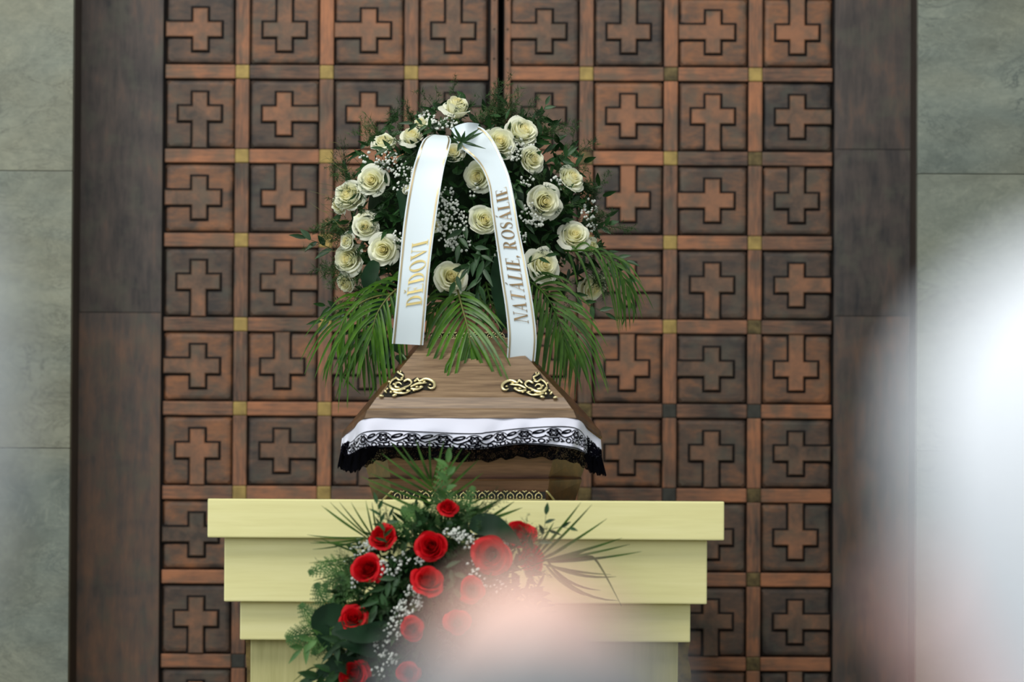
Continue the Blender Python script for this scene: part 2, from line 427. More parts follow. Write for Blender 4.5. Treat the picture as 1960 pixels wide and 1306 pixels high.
def door_leaf(k, cols, verts, x_in0, x_in1, edge_x, name):
    xa, xb = min(x_in0, edge_x), max(x_in1, edge_x)
    m = MB(); m.box(xa - 0.004, xb + 0.004, YD + 0.012, YD + 0.06, 0.0, sheet_top + 0.3, 0)
    d = m.build(name, M_OXIDE); tag(d, kind='structure')
    for ri in range(len(rows) - 1):
        zc = (rows[ri] + rows[ri + 1]) / 2
        for ci, xc in enumerate(cols):
            # cell row index in the photograph: row 0 is the first one wholly in view
            rr = ri
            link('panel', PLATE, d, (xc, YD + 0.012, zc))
            ang = ((0, 180)[0], 0)[0]
            if rr % 2 == 0: ang = 180 if ci % 2 == 0 else -90     # left arm long, upper arm long
            else: ang = 90 if ci % 2 == 0 else 0                  # lower arm long, right arm long
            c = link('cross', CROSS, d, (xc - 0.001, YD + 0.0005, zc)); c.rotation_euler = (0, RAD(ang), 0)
    for ri, z in enumerate(rows):
        for xc in cols: link('bar', HB, d, (xc, YD + 0.012, z))
        for vi, xv in enumerate(verts): link('brass_square', SQ[DARKSQ.get((k, vi, ri - 1), 'b')], d, (xv, YD + 0.011, z))
    for ri in range(len(rows) - 1):
        zc = (rows[ri] + rows[ri + 1]) / 2
        for xv in verts: link('bar', VB, d, (xv, YD + 0.012, zc))
    # closing strip with rivets along the meeting edge
    s0, s1 = sorted((edge_x, x_in1 if k == 0 else x_in0))
    st = MB(); st.box(s0, s1, YD - 0.012, YD + 0.02, 0, sheet_top + 0.3, 0, 0.002); so = st.build('meeting_stile', M_BARV, d)
    rv = MB(); xm = (s0 + s1) / 2; z = 0.3
    while z < sheet_top:
        rv.blob((xm, YD - 0.012, z), 0.0035, 0.0025, 0.0035); z += 0.094
    rv.build('rivets', M_OXIDE, so)
    return d
x460, x622, x785 = dx(460.5), dx(622), dx(784)
colsL = [x460 - PITCH / 2, (x460 + x622) / 2, (x622 + x785) / 2, x785 + PITCH / 2]
x1119, x1281, x1443 = dx(1120), dx(1282), dx(1444)
colsR = [x1119 - PITCH / 2, (x1119 + x1281) / 2, (x1281 + x1443) / 2, x1443 + PITCH / 2]
door_leaf(0, colsL, [x460, x622, x785], colsL[0] - 0.117, dx(936), dx(949), 'door_1')
door_leaf(1, colsR, [x1119, x1281, x1443], dx(974), colsR[3] + 0.117, dx(962.5), 'door_2')
# dark void behind the gap between the leaves
m = MB(); m.box(-3.2, 3.2, YD + 0.3, YD + 0.4, 0, 6.4); o = m.build('wall_behind_door', M_OXIDE); tag(o, kind='structure')

YM = 2.07                                   # face of the marble wall
def mx_(px): return P(px, 653, YM).x
ZT = 6.4
def frame(side, x0, x1, seams, name):
    r = empty(name, ((x0 + x1) / 2, YD, 0)); tag(r, kind='structure')
    zs = [0.0] + sorted(seams) + [sheet_top + 0.3]
    for a, b in zip(zs[:-1], zs[1:]):
        m = MB(); nx, nz = 8, 14
        def fn(u, v, a=a, b=b):
            x = x0 + (x1 - x0) * u; z = a + 0.0012 + (b - a - 0.0024) * v
            e = min(u, 1 - u, v * 6, (1 - v) * 6, 0.14) / 0.14
            return (x, YD - 0.022 - 0.0015 * e - 0.002 * noise.noise(Vector((x * 6, z * 3, side))), z)
        m.grid(fn, nx, nz)
        m.box(x0, x1, YD - 0.012, YD + 0.05, a, b)
        m.build('copper_sheet', M_SHEET, r, smooth=False)
    return r
frame(1, dx(151), dx(308.5), [dz(603), dz(1420)], 'trim_1')
frame(2, dx(1595.5), dx(1760), [dz(283), dz(602), dz(1420)], 'trim_2')

def marble_wall(name, x_in, x_out, joints, sgn):
    r = empty(name, (x_in, YM, 0)); tag(r, kind='structure')
    m = MB(); xr0, xr1 = (x_in - 0.05, x_in - 0.002) if sgn < 0 else (x_in + 0.002, x_in + 0.05)
    m.box(xr0, xr1, YM + 0.0705, YD + 0.06, 0, ZT); m.build('reveal_lining', M_REVEAL, r)
    m = MB(); m.box(min(x_in, x_out), max(x_in, x_out), YM + 0.05, YM + 0.12, 0, ZT)
    if sgn < 0: m.v = [(min(p[0], x_in - 0.05), p[1], p[2]) for p in m.v]
    else: m.v = [(max(p[0], x_in + 0.05), p[1], p[2]) for p in m.v]
    m.build('wall_core', M_OXIDE, r)
    zs = sorted(joints); W = 1.45
    ncol = int(abs(x_out - x_in) / W + 0.99)
    for c in range(ncol):
        xa = x_in + sgn * W * c; xb = x_in + sgn * min(W * (c + 1), abs(x_out - x_in))
        for a, b in zip(zs[:-1], zs[1:]):
            m = MB(); cx, cz = (xa + xb) / 2, (a + b) / 2; hx, hz = abs(xb - xa) / 2 - 0.001, (b - a) / 2 - 0.001
            m.box(-hx, hx, -0.02, 0.03 if c else 0.05, -hz, hz, 0, 0.0012)
            m.build('marble_slab', M_MARBLE, r, loc=(cx, YM + 0.02, cz))
    return r
sl = P(980, 327, YM).z - P(980, 858, YM).z
zjL = P(70, 327, YM).z; zjR = P(1850, 333, YM).z
def joints(z): return [0.0] + [v for v in (z + sl * k for k in range(-5, 6)) if 0.15 < v < ZT - 0.1] + [ZT]
marble_wall('wall_left', mx_(136), -6.0, joints(zjL), -1)
marble_wall('wall_right', mx_(1755), 6.0, joints(zjR), 1)
# lintel above the doors
m = MB(); m.box(mx_(136), mx_(1755), YM, YM + 0.4, sheet_top + 0.3, ZT); o = m.build('trim_3', M_MARBLE); tag(o, kind='structure')
m = MB(); m.box(-6.0, 6.0, -17.5, 2.9, -0.12, 0.0); o = m.build('floor', M_FLOOR); tag(o, kind='structure')
m = MB(); m.box(-6.0, 6.0, -17.5, 2.9, ZT, ZT + 0.12); o = m.build('ceiling', M_PLASTER); tag(o, kind='structure')

# ------------------------------------------------------------------ catafalque
def wx(px, Y): return P(px, 1033, Y).x
cat = empty('catafalque', (-0.12, 1.0, 0.0))
tag(cat, 'pale yellow stepped wooden catafalque carrying the coffin in front of the doors', 'catafalque')
levels = [('top_board', 397, 1386, 957.5, 1032, -0.14), ('upper_step_board', 429.5, 1353.5, 1032, 1154.5, -0.10), ('lower_step_board', 460.5, 1322, 1154.5, 1227.5, -0.065)]
TOPZ = P(891, 957.5, -0.14).z
for n, xa, xb, ya, yb, Y in levels:
    m = MB(); ztop = P(891, ya, Y).z; zb = P(891, yb, Y).z
    m.box(wx(xa, Y), wx(xb, Y), Y, 2.24 + Y, zb, ztop, 0, 0.004); m.build(n, M_YEL, cat)
    zlow = zb
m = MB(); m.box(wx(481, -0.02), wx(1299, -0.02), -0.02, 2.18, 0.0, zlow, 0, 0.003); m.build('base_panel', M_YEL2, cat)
for sx, xa, xb in ((-1, 470, 484), (1, 1296, 1320)):
    m = MB()
    def fn(u, v, sx=sx, xa=xa, xb=xb):
        z = zlow * v; base = wx(xa if sx < 0 else xb, 0.06); w = 0.014 * noise.noise(Vector((z * 16, u * 3, sx)))
        if u < 0.5: return (wx(xb if sx < 0 else xa, 0.06) + (base + w - wx(xb if sx < 0 else xa, 0.06)) * u * 2, 0.06, z)
        return (base + w, 0.06 + (u - 0.5) * 2 * 2.0, z)
    m.grid(fn, 8, 60)
    m.build('stone_cladding', M_STONE, cat)

# ------------------------------------------------------------------ coffin
cof = empty('coffin', (P(903, 958, 1.0).x, 1.0, TOPZ))
tag(cof, 'brown wooden coffin with gold corner mounts and lace lining on the yellow catafalque', 'coffin')
LEN = 2.02
def mirror_ring(front):      # front: [(px,py,Y)...] left to right -> closed ring with the head end behind
    f = [P(*p) for p in front]
    b = [Vector((p.x, LEN - p.y, p.z)) for p in f]
    return f + b[::-1]
def loft(m, rings, mi_front=0, mi_side=1, front_quads=(1,), cap_top=True, cap_bot=True):
    n = len(rings[0]); idx = []
    for r in rings: idx.append(len(m.v)); m.v += [tuple(p) for p in r]
    for k in range(len(rings) - 1):
        for i in range(n):
            j = (i + 1) % n
            m.f.append([idx[k] + i, idx[k] + j, idx[k + 1] + j, idx[k + 1] + i]); m.m.append(mi_front if i in front_quads else mi_side)
    if cap_bot: m.f.append([idx[0] + i for i in range(n)][::-1]); m.m.append(mi_side)
    if cap_top: m.f.append([idx[-1] + i for i in range(n)]); m.m.append(mi_side)
RB = 957.8
body = MB()
R0 = [Vector((p.x, p.y, TOPZ + 0.0008)) for p in mirror_ring([(716, RB, 0.22), (752, RB, 0.075), (1046, RB, 0.075), (1101, RB, 0.22)])]
R0b = mirror_ring([(714, 952, 0.22), (751, 952, 0.070), (1047, 952, 0.070), (1103, 952, 0.22)])
R1 = mirror_ring([(705, 922, 0.20), (746, 921, 0.052), (1051, 921, 0.052), (1113, 922, 0.20)])
R1b = mirror_ring([(704, 918, 0.20), (745, 917.5, 0.046), (1052, 917.5, 0.046), (1114, 918, 0.20)])
R2 = mirror_ring([(706, 914, 0.21), (747.5, 914.5, 0.064), (1049.5, 914.5, 0.064), (1112, 914, 0.21)])
R3 = mirror_ring([(690, 862, 0.18), (738, 862, 0.040), (1064, 862, 0.040), (1132, 862, 0.18)])
R4 = mirror_ring([(668, 838, 0.15), (712, 822, 0.03), (1090, 822, 0.03), (1146, 838, 0.15)])
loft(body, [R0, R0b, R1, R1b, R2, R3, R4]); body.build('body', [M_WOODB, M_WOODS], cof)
lid = MB()
T0 = mirror_ring([(660, 843, 0.16), (704, 805, 0.02), (1097, 805, 0.02), (1147, 843, 0.16)])
T1 = mirror_ring([(654, 838, 0.15), (698, 800, 0.0), (1103, 800, 0.0), (1153, 838, 0.15)])
T2 = mirror_ring([(657, 826, 0.155), (703, 785, 0.005), (1097, 785, 0.005), (1150, 826, 0.155)])
T3 = mirror_ring([(664, 818, 0.165), (706, 782, 0.017), (1094, 782, 0.017), (1143, 818, 0.165)])
T4 = mirror_ring([(683, 795, 0.19), (721, 761, 0.038), (1079, 761, 0.038), (1124, 795, 0.19)])
T4b = mirror_ring([(686, 791, 0.19), (724, 758, 0.045), (1076, 758, 0.045), (1121, 791, 0.19)])
T5 = mirror_ring([(805, 648, 0.30), (815, 648, 0.22), (975, 648, 0.22), (984, 648, 0.30)])
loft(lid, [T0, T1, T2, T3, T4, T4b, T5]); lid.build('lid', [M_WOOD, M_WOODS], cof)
up = MB()
U0 = mirror_ring([(812, 648, 0.34), (822, 648, 0.27), (968, 648, 0.27), (978, 648, 0.34)])
U1 = mirror_ring([(846, 585, 0.44), (852, 585, 0.38), (940, 585, 0.38), (946, 585, 0.44)])
loft(up, [U0, U1], 0, 0); up.build('lid_crown', [M_WOODR], cof)
LIDTOP = P(896, 585, 0.5).z

# lid facet plane for the mounts
fa, fb, fc = P(721, 762, 0.036), P(1079, 762, 0.036), P(895, 648, 0.22)
def mount(flip, label_x):
    m = MB()
    back = MB()
    def pt(px, py, off=0.004):
        x = px if not flip else 1788 - px + 5
        return ray_plane(x, py + (0 if not flip else 3), fa, fb, fc, off)
    def stroke(pts, r0, r1, n=10, off=0.006):
        out = []; rr = []
        for i in range(n + 1):
            t = i / n; k = min(int(t * (len(pts) - 1)), len(pts) - 2); f = t * (len(pts) - 1) - k
            a, b = Vector(pts[k]), Vector(pts[k + 1]); pa = Vector(pts[max(k - 1, 0)]); pb = Vector(pts[min(k + 2, len(pts) - 1)])
            q = 0.5 * (2 * a + (b - pa) * f + (2 * pa - 5 * a + 4 * b - pb) * f * f + (3 * a - pa - 3 * b + pb) * f ** 3)
            out.append(pt(q.x, q.y, off)[0]); rr.append(1.2 * (r0 + (r1 - r0) * t) * (0.35 + 0.65 * math.sin(math.pi * min(1, 0.12 + t * 0.86))))
        m.tube(out, rr, 7)
    S = 1 / 700.0
    S1 = 1.9 * S
    stroke([(748, 742), (757, 748), (768, 746), (777, 741), (784, 738)], 3.2 * S, 2.2 * S)
    stroke([(746, 738), (750, 745), (760, 750)], 3.0 * S, 2.0 * S)
    stroke([(773, 731), (779, 727), (786, 729), (787, 735), (781, 739)], 3.0 * S, 1.5 * S)
    stroke([(765, 742), (757, 741), (758, 734), (765, 733), (769, 737)], 2.6 * S, 1.4 * S)
    stroke([(802, 731), (812, 726), (822, 727), (831, 733), (831, 741), (825, 744), (819, 741)], 3.0 * S, 2.4 * S, 14)
    stroke([(786, 741), (798, 735), (808, 734), (817, 733)], 2.4 * S, 1.6 * S)
    stroke([(786, 744), (797, 746), (810, 741)], 2.6 * S, 1.6 * S)
    stroke([(757, 722), (764, 728), (772, 726)], 2.0 * S, 1.6 * S)
    stroke([(752, 750), (762, 753), (775, 753), (786, 748)], 2.0 * S, 1.4 * S)
    stroke([(760, 712), (766, 716), (772, 720), (768, 726)], 2.0 * S, 1.4 * S)
    stroke([(757, 724), (750, 729), (746, 736)], 2.2 * S, 1.4 * S)
    stroke([(793, 731), (799, 726), (803, 731)], 2.4 * S, 1.6 * S)
    for (bx, by, w, h, an) in [(730, 758, 7, 3.4, 10), (755, 757, 7, 3.8, -14), (781, 748, 6, 3, 5), (792, 748, 4, 2.4, 8), (806, 741, 6, 3.2, -8), (745, 731, 4, 3, 40),
                               (761, 726, 4, 2.4, 0), (769, 724, 4.5, 2.4, -12), (762, 712, 3, 3, 0), (767, 712, 2.6, 4, 0), (771, 719, 4, 2.4, -30), (799, 726, 4.6, 4, 0),
                               (741, 745, 3, 4, 30), (738, 750, 3, 6, -30), (748, 751, 3.5, 4, 0), (798, 741, 5, 2.6, -14), (768, 752, 6, 2.6, 0), (754, 736, 4, 3.4, 20),
                               (823, 737, 4, 2.6, 0), (812, 731, 5, 2.4, -10), (774, 745, 4, 2, 0), (788, 732, 3, 2.6, 0)]:
        p, n = pt(bx, by, 0.005)
        if flip: an = -an
        R = Matrix.Rotation(RAD(an), 3, 'Y')
        m.blob(p, w * 0.5 * S * 1.45, 0.006, h * 0.5 * S * 1.6, R, 2)
    g = m.build('gold_corner_mount', M_GOLD, cof, smooth=True)
    g['label'] = 'ornate gold scroll mount on the ' + label_x + ' corner of the lid'
    outline = [(728, 759), (745, 760), (762, 760), (780, 755), (800, 750), (812, 745), (820, 747), (832, 745), (835, 735), (828, 727), (815, 724), (803, 724), (797, 722), (788, 727), (775, 724), (774, 716), (768, 709), (760, 710), (752, 724), (744, 734), (738, 746)]
    c, n = pt(775, 740, 0.001)
    ps = [pt(a, b, 0.0015)[0] for a, b in outline]
    back.add([c] + ps, [(0, i + 1, (i + 1) % len(ps) + 1) for i in range(len(ps))])
    back.build('mount_backing', M_BLACKM, g)
mount(False, 'left'); mount(True, 'right')

# beaded trims
def bead_trim(name, x0, x1, ytop, ybot, Yf, label, step=18.0):
    m = MB(); S = 1 / 700.0
    b = MB(); b.box(P(x0, ybot, Yf).x, P(x1, ybot, Yf).x, Yf + 0.003, Yf + 0.010, P(900, ybot, Yf).z, P(900, ytop + 2, Yf).z)
    h = ybot - ytop
    x = x0 + step / 2
    k = 0
    while x < x1 - 4:
        c = P(x, ybot - h * 0.30, Yf)
        pts = []
        for i in range(9):
            a = math.pi * i / 8
            q = P(x + step * 0.36 * math.cos(a), ybot - h * 0.28 - h * 0.45 * math.sin(a), Yf - 0.002); pts.append(q)
        m.tube(pts, 0.0016, 5)
        for (ox, oy, r) in ((-step * 0.5, -0.86, 1.9), (-step * 0.34, -0.94, 1.6), (-step * 0.66, -0.94, 1.6), (0, -0.30, 2.0), (-step * 0.32, -0.20, 1.6), (step * 0.32, -0.20, 1.6), (0, -0.80, 1.7)):
            p = P(x + ox, ybot + oy * h, Yf - 0.003); m.blob(p, r * S * 1.15, 0.003, r * S, None, 1)
        x += step; k += 1
    m.tube([P(x0, ybot - 1.2, Yf - 0.001), P(x1, ybot - 1.2, Yf - 0.001)], 0.0016, 6)
    g = m.build(name, M_GOLD, cof, smooth=True)
    b.build('trim_backing', M_BLACKM, g)
bead_trim('beaded_foot_trim', 752, 1044, 939, 957.5, 0.060, '')
bead_trim('beaded_lid_trim', 823, 972, 636, 649, 0.236, '', 12.0)
for nm, a, b in (('cord_trim', (1046, 940, 0.058), (1060, 957, 0.10)), ('cord_trim', (750, 940, 0.058), (733, 957, 0.10))):
    m = MB(); pa, pb = P(*a), P(*b)
    m.tube([pa.lerp(pb, i / 12) for i in range(13)], [0.0028 if i % 2 else 0.0042 for i in range(13)], 6)
    m.build(nm, M_GOLD, cof, smooth=True)

# lining cloth: hangs out from under the lid, round both front corners
top_path = [(655, 836, 0.155), (676, 822, 0.085), (702, 802, 0.006), (800, 801, 0.004), (912, 801, 0.004), (1000, 801, 0.004), (1099, 802, 0.006), (1126, 824, 0.085), (1150, 842, 0.155)]
bot_path = [(651, 868, 0.10), (668, 872, 0.03), (706, 857, -0.045), (800, 856, -0.035), (912, 860, -0.040), (1000, 850, -0.045), (1094, 858, -0.050), (1128, 872, 0.03), (1153, 880, 0.10)]
hem_path = [(646, 893, 0.11), (672, 904, 0.045), (704, 892, -0.015), (745, 880, 0.00), (912, 884, 0.00), (1000, 876, 0.00), (1092, 884, -0.02), (1130, 904, 0.04), (1161, 911, 0.10)]
def cat_rom(path, t):
    n = len(path) - 1; k = min(int(t * n), n - 1); f = t * n - k
    a, b = Vector(path[k]), Vector(path[k + 1]); pa = Vector(path[max(k - 1, 0)]); pb = Vector(path[min(k + 2, n)])
    return 0.5 * (2 * a + (b - pa) * f + (2 * pa - 5 * a + 4 * b - pb) * f * f + (3 * a - pa - 3 * b + pb) * f ** 3)
def cloth_px(u, v):
    a = cat_rom(top_path, u); b = cat_rom(bot_path, u)
    q = a.lerp(b, v)
    fold = 0.008 * math.sin(u * 61 + 2.2 * math.sin(u * 9) + v * 2.2) + 0.010 * math.sin(u * 23 + 1.0 - v * 2.6) + 0.003 * noise.noise(Vector((u * 25, v * 2.5, 3)))
    bulge = -0.020 * math.sin(math.pi * min(v * 1.0, 1.0) * 0.75)
    q.z += 1.7 * fold * min(1.0, 0.15 + 1.2 * v) + bulge * 0.6 - 0.008 * v
    return q
def cloth(u, v, off=0.0):
    q = cloth_px(u, v); p = P(q.x, q.y, q.z)
    return p + Vector((0, -off, 0))
m = MB(); m.grid(lambda u, v: cloth(u, v), 150, 14); lc = m.build('lining_cloth', M_CLOTH, cof, smooth=True)
# black embroidery on the cloth: strips of thread laid along the drape
def emb(m, pts, w, closed=False):
    """pts in cloth arc pixels: (s px along the front from the left, v)"""
    TOT = 545.0; HV = 57.0
    n = len(pts); o = len(m.v); k = n if closed else n
    w = w * 1.1
    P2 = [Vector((a, b * HV)) for a, b in pts]
    for i in range(n):
        if closed: t = P2[(i + 1) % n] - P2[i - 1]
        else: t = P2[min(i + 1, n - 1)] - P2[max(i - 1, 0)]
        t = t.normalized() if t.length > 0 else Vector((1, 0)); nn = Vector((-t.y, t.x)) * w / 2
        for q in (P2[i] + nn, P2[i] - nn):
            u = min(max(q.x / TOT, 0), 1); v = min(max(q.y / HV, 0), 1.02)
            m.v.append(tuple(cloth(u, v, 0.0022)))
    for i in range(n if closed else n - 1):
        a = o + 2 * i; b = o + 2 * ((i + 1) % n)
        m.f.append([a, a + 1, b + 1, b]); m.m.append(0)
lb = MB()
def circ(cx, cv, r, n=10, a0=0, a1=360, sq=1.0):
    return [(cx + r * math.cos(RAD(a0 + (a1 - a0) * i / n)), cv + sq * r * math.sin(RAD(a0 + (a1 - a0) * i / n)) / 57.0) for i in range(n if a1 - a0 == 360 else n + 1)]
s = 14.0; q = 0
def vtop(s): return 0.60 - 0.14 * math.exp(-((s - 410) / 60.0) ** 2) + 0.03 * math.sin(s * 0.03) - 0.02 * (s > 280)
emb(lb, [(x, vtop(x) - 0.13) for x in range(50, 496, 5)], 1.7)
emb(lb, [(x, 0.97) for x in range(6, 540, 4)], 2.2)
while s < 536:
    vc = vtop(s) + 0.10 + random.uniform(-.01, .01)
    # flower: ring of six lobes round a small ring
    emb(lb, [(s + (6.4 + 1.5 * math.cos(6 * a)) * math.cos(a), vc + (6.0 + 1.4 * math.cos(6 * a)) * math.sin(a) / 57) for a in [2 * math.pi * i / 30 for i in range(30)]], 2.7, True)
    emb(lb, circ(s, vc, 3.0, 8), 1.3, True)
    # leaf loop between flowers
    lx, lv = s + 18.0, vtop(s + 18) + 0.04
    emb(lb, [(lx + 6.6 * math.cos(a) - 1.5 * math.sin(a), lv + (3.4 * math.sin(a) - 2.0 * math.cos(a)) / 57) for a in [2 * math.pi * i / 14 for i in range(14)]], 2.4, True)
    emb(lb, [(lx - 9, lv + .10), (lx - 3, lv + .03), (lx + 3, lv + .02)], 1.6)
    # arcs over and under, small rings at the foot
    emb(lb, circ(s, vc, 11, 10, 200, 340, 0.9), 1.3)
    emb(lb, [(s + 7, vc + 0.02), (s + 11, vc + 0.10), (s + 16, vc + 0.14), (s + 22, vc + 0.10), (s + 28, vc + 0.03)], 2.4)
    emb(lb, [(s - 11, vc + 0.10), (s - 5, vc + 0.17), (s + 3, vc + 0.19), (s + 9, vc + 0.13)], 2.2)
    for ox in (0, 18):
        emb(lb, circ(s + ox + 4, min(vc + 0.235, 0.93), 4.0, 9), 2.2, True)
        emb(lb, [(s + ox - 6, vc + 0.22), (s + ox - 2, vc + 0.28), (s + ox - 7, vc + .30)], 2.0)
        emb(lb, [(s + ox + 10, vc + 0.18), (s + ox + 13, vc + 0.25), (s + ox + 10, vc + .31)], 2.0)
    s += 36.6
# denser lace round both corners
for s0, s1, cnt in ((2, 56, 120), (470, 543, 160)):
    for i in range(cnt):
        x = random.uniform(s0, s1); far = (x - s0) / (s1 - s0) if s0 > 100 else 1 - (x - s0) / (s1 - s0)
        v = random.uniform(0.42 + 0.10 * far if s0 < 100 else 0.34 + 0.2 * far, 1.0)
        r = random.uniform(2.2, 4.6); a = random.uniform(0, 360)
        emb(lb, circ(x, v, r, 8, a, a + random.choice([230, 300])), random.uniform(1.6, 2.8))
lo = lb.build('lace_embroidery', M_LACEB, lc); tag(lo, kind='stuff')
# black lace net below the cloth: see-through at the front, gathered and dense at both corners
def net_fn(u, v, off=0.0):
    a = cloth_px(u, 0.92); b = cat_rom(hem_path, u)
    q = a.lerp(b, v); q.y += 1.8 * math.sin(u * 110) * v + 3.0 * noise.noise(Vector((u * 60, 0, 0))) * v
    q.z += 0.006 * math.sin(u * 90 + 3 * v) * v + off
    return P(q.x, q.y, q.z)
m = MB(); m.grid(lambda u, v: net_fn(u, v), 240, 6); m.build('lace_net', M_NET, lc, smooth=True)
for (u0, u1, k) in ((0.0, 0.30, 1), (0.83, 1.0, 2)):
    m = MB()
    def fn(u, v, u0=u0, u1=u1, k=k):
        uu = u0 + (u1 - u0) * u; d = 0.0055 * math.sin(u * 34 + 5 * v) + 0.005 * noise.noise(Vector((u * 9, v * 6, k)))
        a = cloth_px(uu, 0.98); b = cat_rom(hem_path, uu); vv = v
        fade = 1.0 - max(0, (u - 0.62) / 0.38) ** 2 * 0.75 if k == 1 else 1.0 - max(0, (0.32 - u) / 0.32) ** 2 * 0.75
        q = a.lerp(b, vv * fade); q.y += (2.6 * math.sin(u * 50) + 5 * noise.noise(Vector((u * 20, k, 0)))) * v
        p = P(q.x, q.y, q.z - 0.006 + 0.02 * v); p.y += d; return p
    m.grid(fn, 60, 12)
    m.build('gathered_lace', M_LACEB, lc, smooth=True)
m = MB(); m.box(P(911, 870, 0).x - 0.0018, P(911, 870, 0).x + 0.003, -0.034, -0.030, P(911, 879, -0.03).z, P(911, 829, -0.03).z); m.build('lining_seam', M_LACEB, lc)

# ------------------------------------------------------------------ flowers: shared pieces
def rose_mesh(name, mat, seed, layers, n_u=8, n_v=7):
    """layers: (petals, mouth radius, height of rim, half angle, outward roll, dip of the rim at the petal's sides)"""
    rnd = random.Random(seed); m = MB(); ang = rnd.uniform(0, 6.28)
    for li, (n, R, H, w, roll, dip) in enumerate(layers):
        for i in range(n):
            ang += 2 * math.pi / n + rnd.uniform(-0.22, 0.22)
            th0 = ang; RR = R * rnd.uniform(0.93, 1.08); HH = H + rnd.uniform(-0.07, 0.08) * (1 if li > 1 else 0.3); tw = rnd.choice([-1, 1]) * rnd.uniform(0.08, 0.16)
            ro = roll * rnd.uniform(0.3, 1.7); pk = rnd.uniform(0.02, 0.24) if li >= 4 else 0.0; wob = rnd.uniform(0, 6); px_ = rnd.uniform(-.3, .3)
            def fn(u, v, th0=th0, RR=RR, HH=HH, w=w, ro=ro, dip=dip, tw=tw, pk=pk, wob=wob, px_=px_):
                uu = 2 * u - 1
                th = th0 + uu * w * (0.55 + 0.45 * math.sin(math.pi * min(1, 0.15 + 0.6 * v)))
                base = 0.10 + 0.25 * RR
                belly = RR * (1.10 if li > 2 else 1.0)
                r = base + (belly - base) * math.sin(math.pi / 2 * min(1.0, v * 1.25))
                r *= 1 + tw * uu
                roll_v = max(0.0, (v - 0.62) / 0.38)
                edge = 1 - 0.35 * uu * uu
                r += ro * roll_v ** 2 * edge + 0.018 * math.sin(4 * uu + wob) * roll_v
                z = -0.45 + (HH + 0.45) * v - dip * uu ** 4 * v - ro * 0.85 * roll_v ** 3 * edge + pk * roll_v * math.exp(-((uu - px_) * 3.5) ** 2)
                return (r * math.cos(th), r * math.sin(th), z)
            m.grid(fn, n_u, n_v)
    m.blob((0, 0, 0.05), 0.16, 0.16, 0.42, None, 1)
    return m.mesh(name, mat, True)
FULL = [(3, .07, .60, 1.9, .00, .05), (3, .14, .60, 1.7, .01, .06), (4, .22, .59, 1.35, .02, .07), (4, .31, .57, 1.25, .04, .08), (5, .41, .52, 1.05, .07, .10), (5, .53, .44, 1.0, .11, .12), (5, .66, .30, .95, .16, .14), (5, .78, .12, .88, .18, .14)]
OPEN = [(3, .07, .54, 1.9, .00, .05), (4, .15, .54, 1.5, .02, .06), (4, .25, .52, 1.3, .03, .08), (5, .36, .48, 1.1, .06, .09), (5, .49, .41, 1.0, .11, .12), (5, .63, .28, .95, .18, .14), (5, .76, .10, .85, .24, .16)]
BUD = [(3, .07, .80, 1.9, .00, .05), (3, .15, .80, 1.7, .01, .06), (4, .24, .78, 1.4, .03, .08), (4, .35, .74, 1.25, .08, .10), (4, .47, .64, 1.1, .16, .14), (4, .58, .44, 1.05, .26, .18)]
WR = [rose_mesh('rose', M_WROSE, 10 + k, [OPEN, FULL, OPEN, BUD][k]) for k in range(4)]
RR_ = [rose_mesh('rose', M_RROSE, 30 + k, [FULL, FULL, OPEN, BUD][k]) for k in range(4)]
def calyx_mesh():
    m = MB()
    for i in range(5):
        a = 2 * math.pi * i / 5
        def fn(u, v, a=a):
            th = a + (2 * u - 1) * 0.4 * (1 - v) ; r = 0.12 + 0.62 * v
            return (r * math.cos(th), r * math.sin(th), -0.46 + 0.12 * math.sin(v * 3) - 0.10 * v)
        m.grid(fn, 2, 4)
    m.tube([(0, 0, -0.40), (0, 0, -0.60), (0, 0, -1.3), (0.05, 0, -2.4)], [0.16, 0.12, 0.055, 0.05], 6)
    return m.mesh('stem', M_FERN, True)
CALYX = calyx_mesh()

def place_rose(parent, meshes, p, r, facing, k, spin):
    f = Vector(facing).normalized()
    q = f.to_track_quat('Z', 'Y').to_matrix().to_4x4()
    M = Matrix.Translation(p - f * r * 0.1) @ q @ Matrix.Rotation(spin, 4, 'Z') @ Matrix.Diagonal((r, r, r, 1))
    o = bpy.data.objects.new('rose', meshes[k % len(meshes)]); COL.objects.link(o)
    o.parent = parent; o.matrix_parent_inverse = WM[parent.name].inverted(); o.matrix_basis = M
    s = bpy.data.objects.new('stem', CALYX); COL.objects.link(s); s.parent = o
    return o

def leaf_into(m, base, direc, length, width, normal, droop=0.12, fold=0.18, seg=4, mi=0):
    d = Vector(direc).normalized(); nrm = Vector(normal)
    s = d.cross(nrm); s = s.normalized() if s.length > 1e-5 else d.orthogonal().normalized()
    nn = s.cross(d).normalized()
    o = len(m.v)
    for i in range(seg + 1):
        t = i / seg; w = width * math.sin(math.pi * (0.06 + 0.94 * t) ** 0.8) * 0.5 if i < seg else 0.0005
        c = Vector(base) + d * length * t + Vector((0, 0, -1)) * droop * length * t * t
        m.v += [tuple(c + s * w + nn * w * fold * 2), tuple(c), tuple(c - s * w + nn * w * fold * 2)]
    for i in range(seg):
        a = o + 3 * i
        m.f += [[a, a + 1, a + 4, a + 3], [a + 1, a + 2, a + 5, a + 4]]; m.m += [mi, mi]

def spline(pts, n):
    pts = [Vector(p) for p in pts]; K = len(pts) - 1; out = []
    for i in range(n + 1):
        t = i / n * K; k = min(int(t), K - 1); f = t - k
        a, b = pts[k], pts[k + 1]; pa = pts[max(k - 1, 0)]; pb = pts[min(k + 2, K)]
        out.append(0.5 * (2 * a + (b - pa) * f + (2 * pa - 5 * a + 4 * b - pb) * f * f + (3 * a - pa - 3 * b + pb) * f ** 3))
    return out

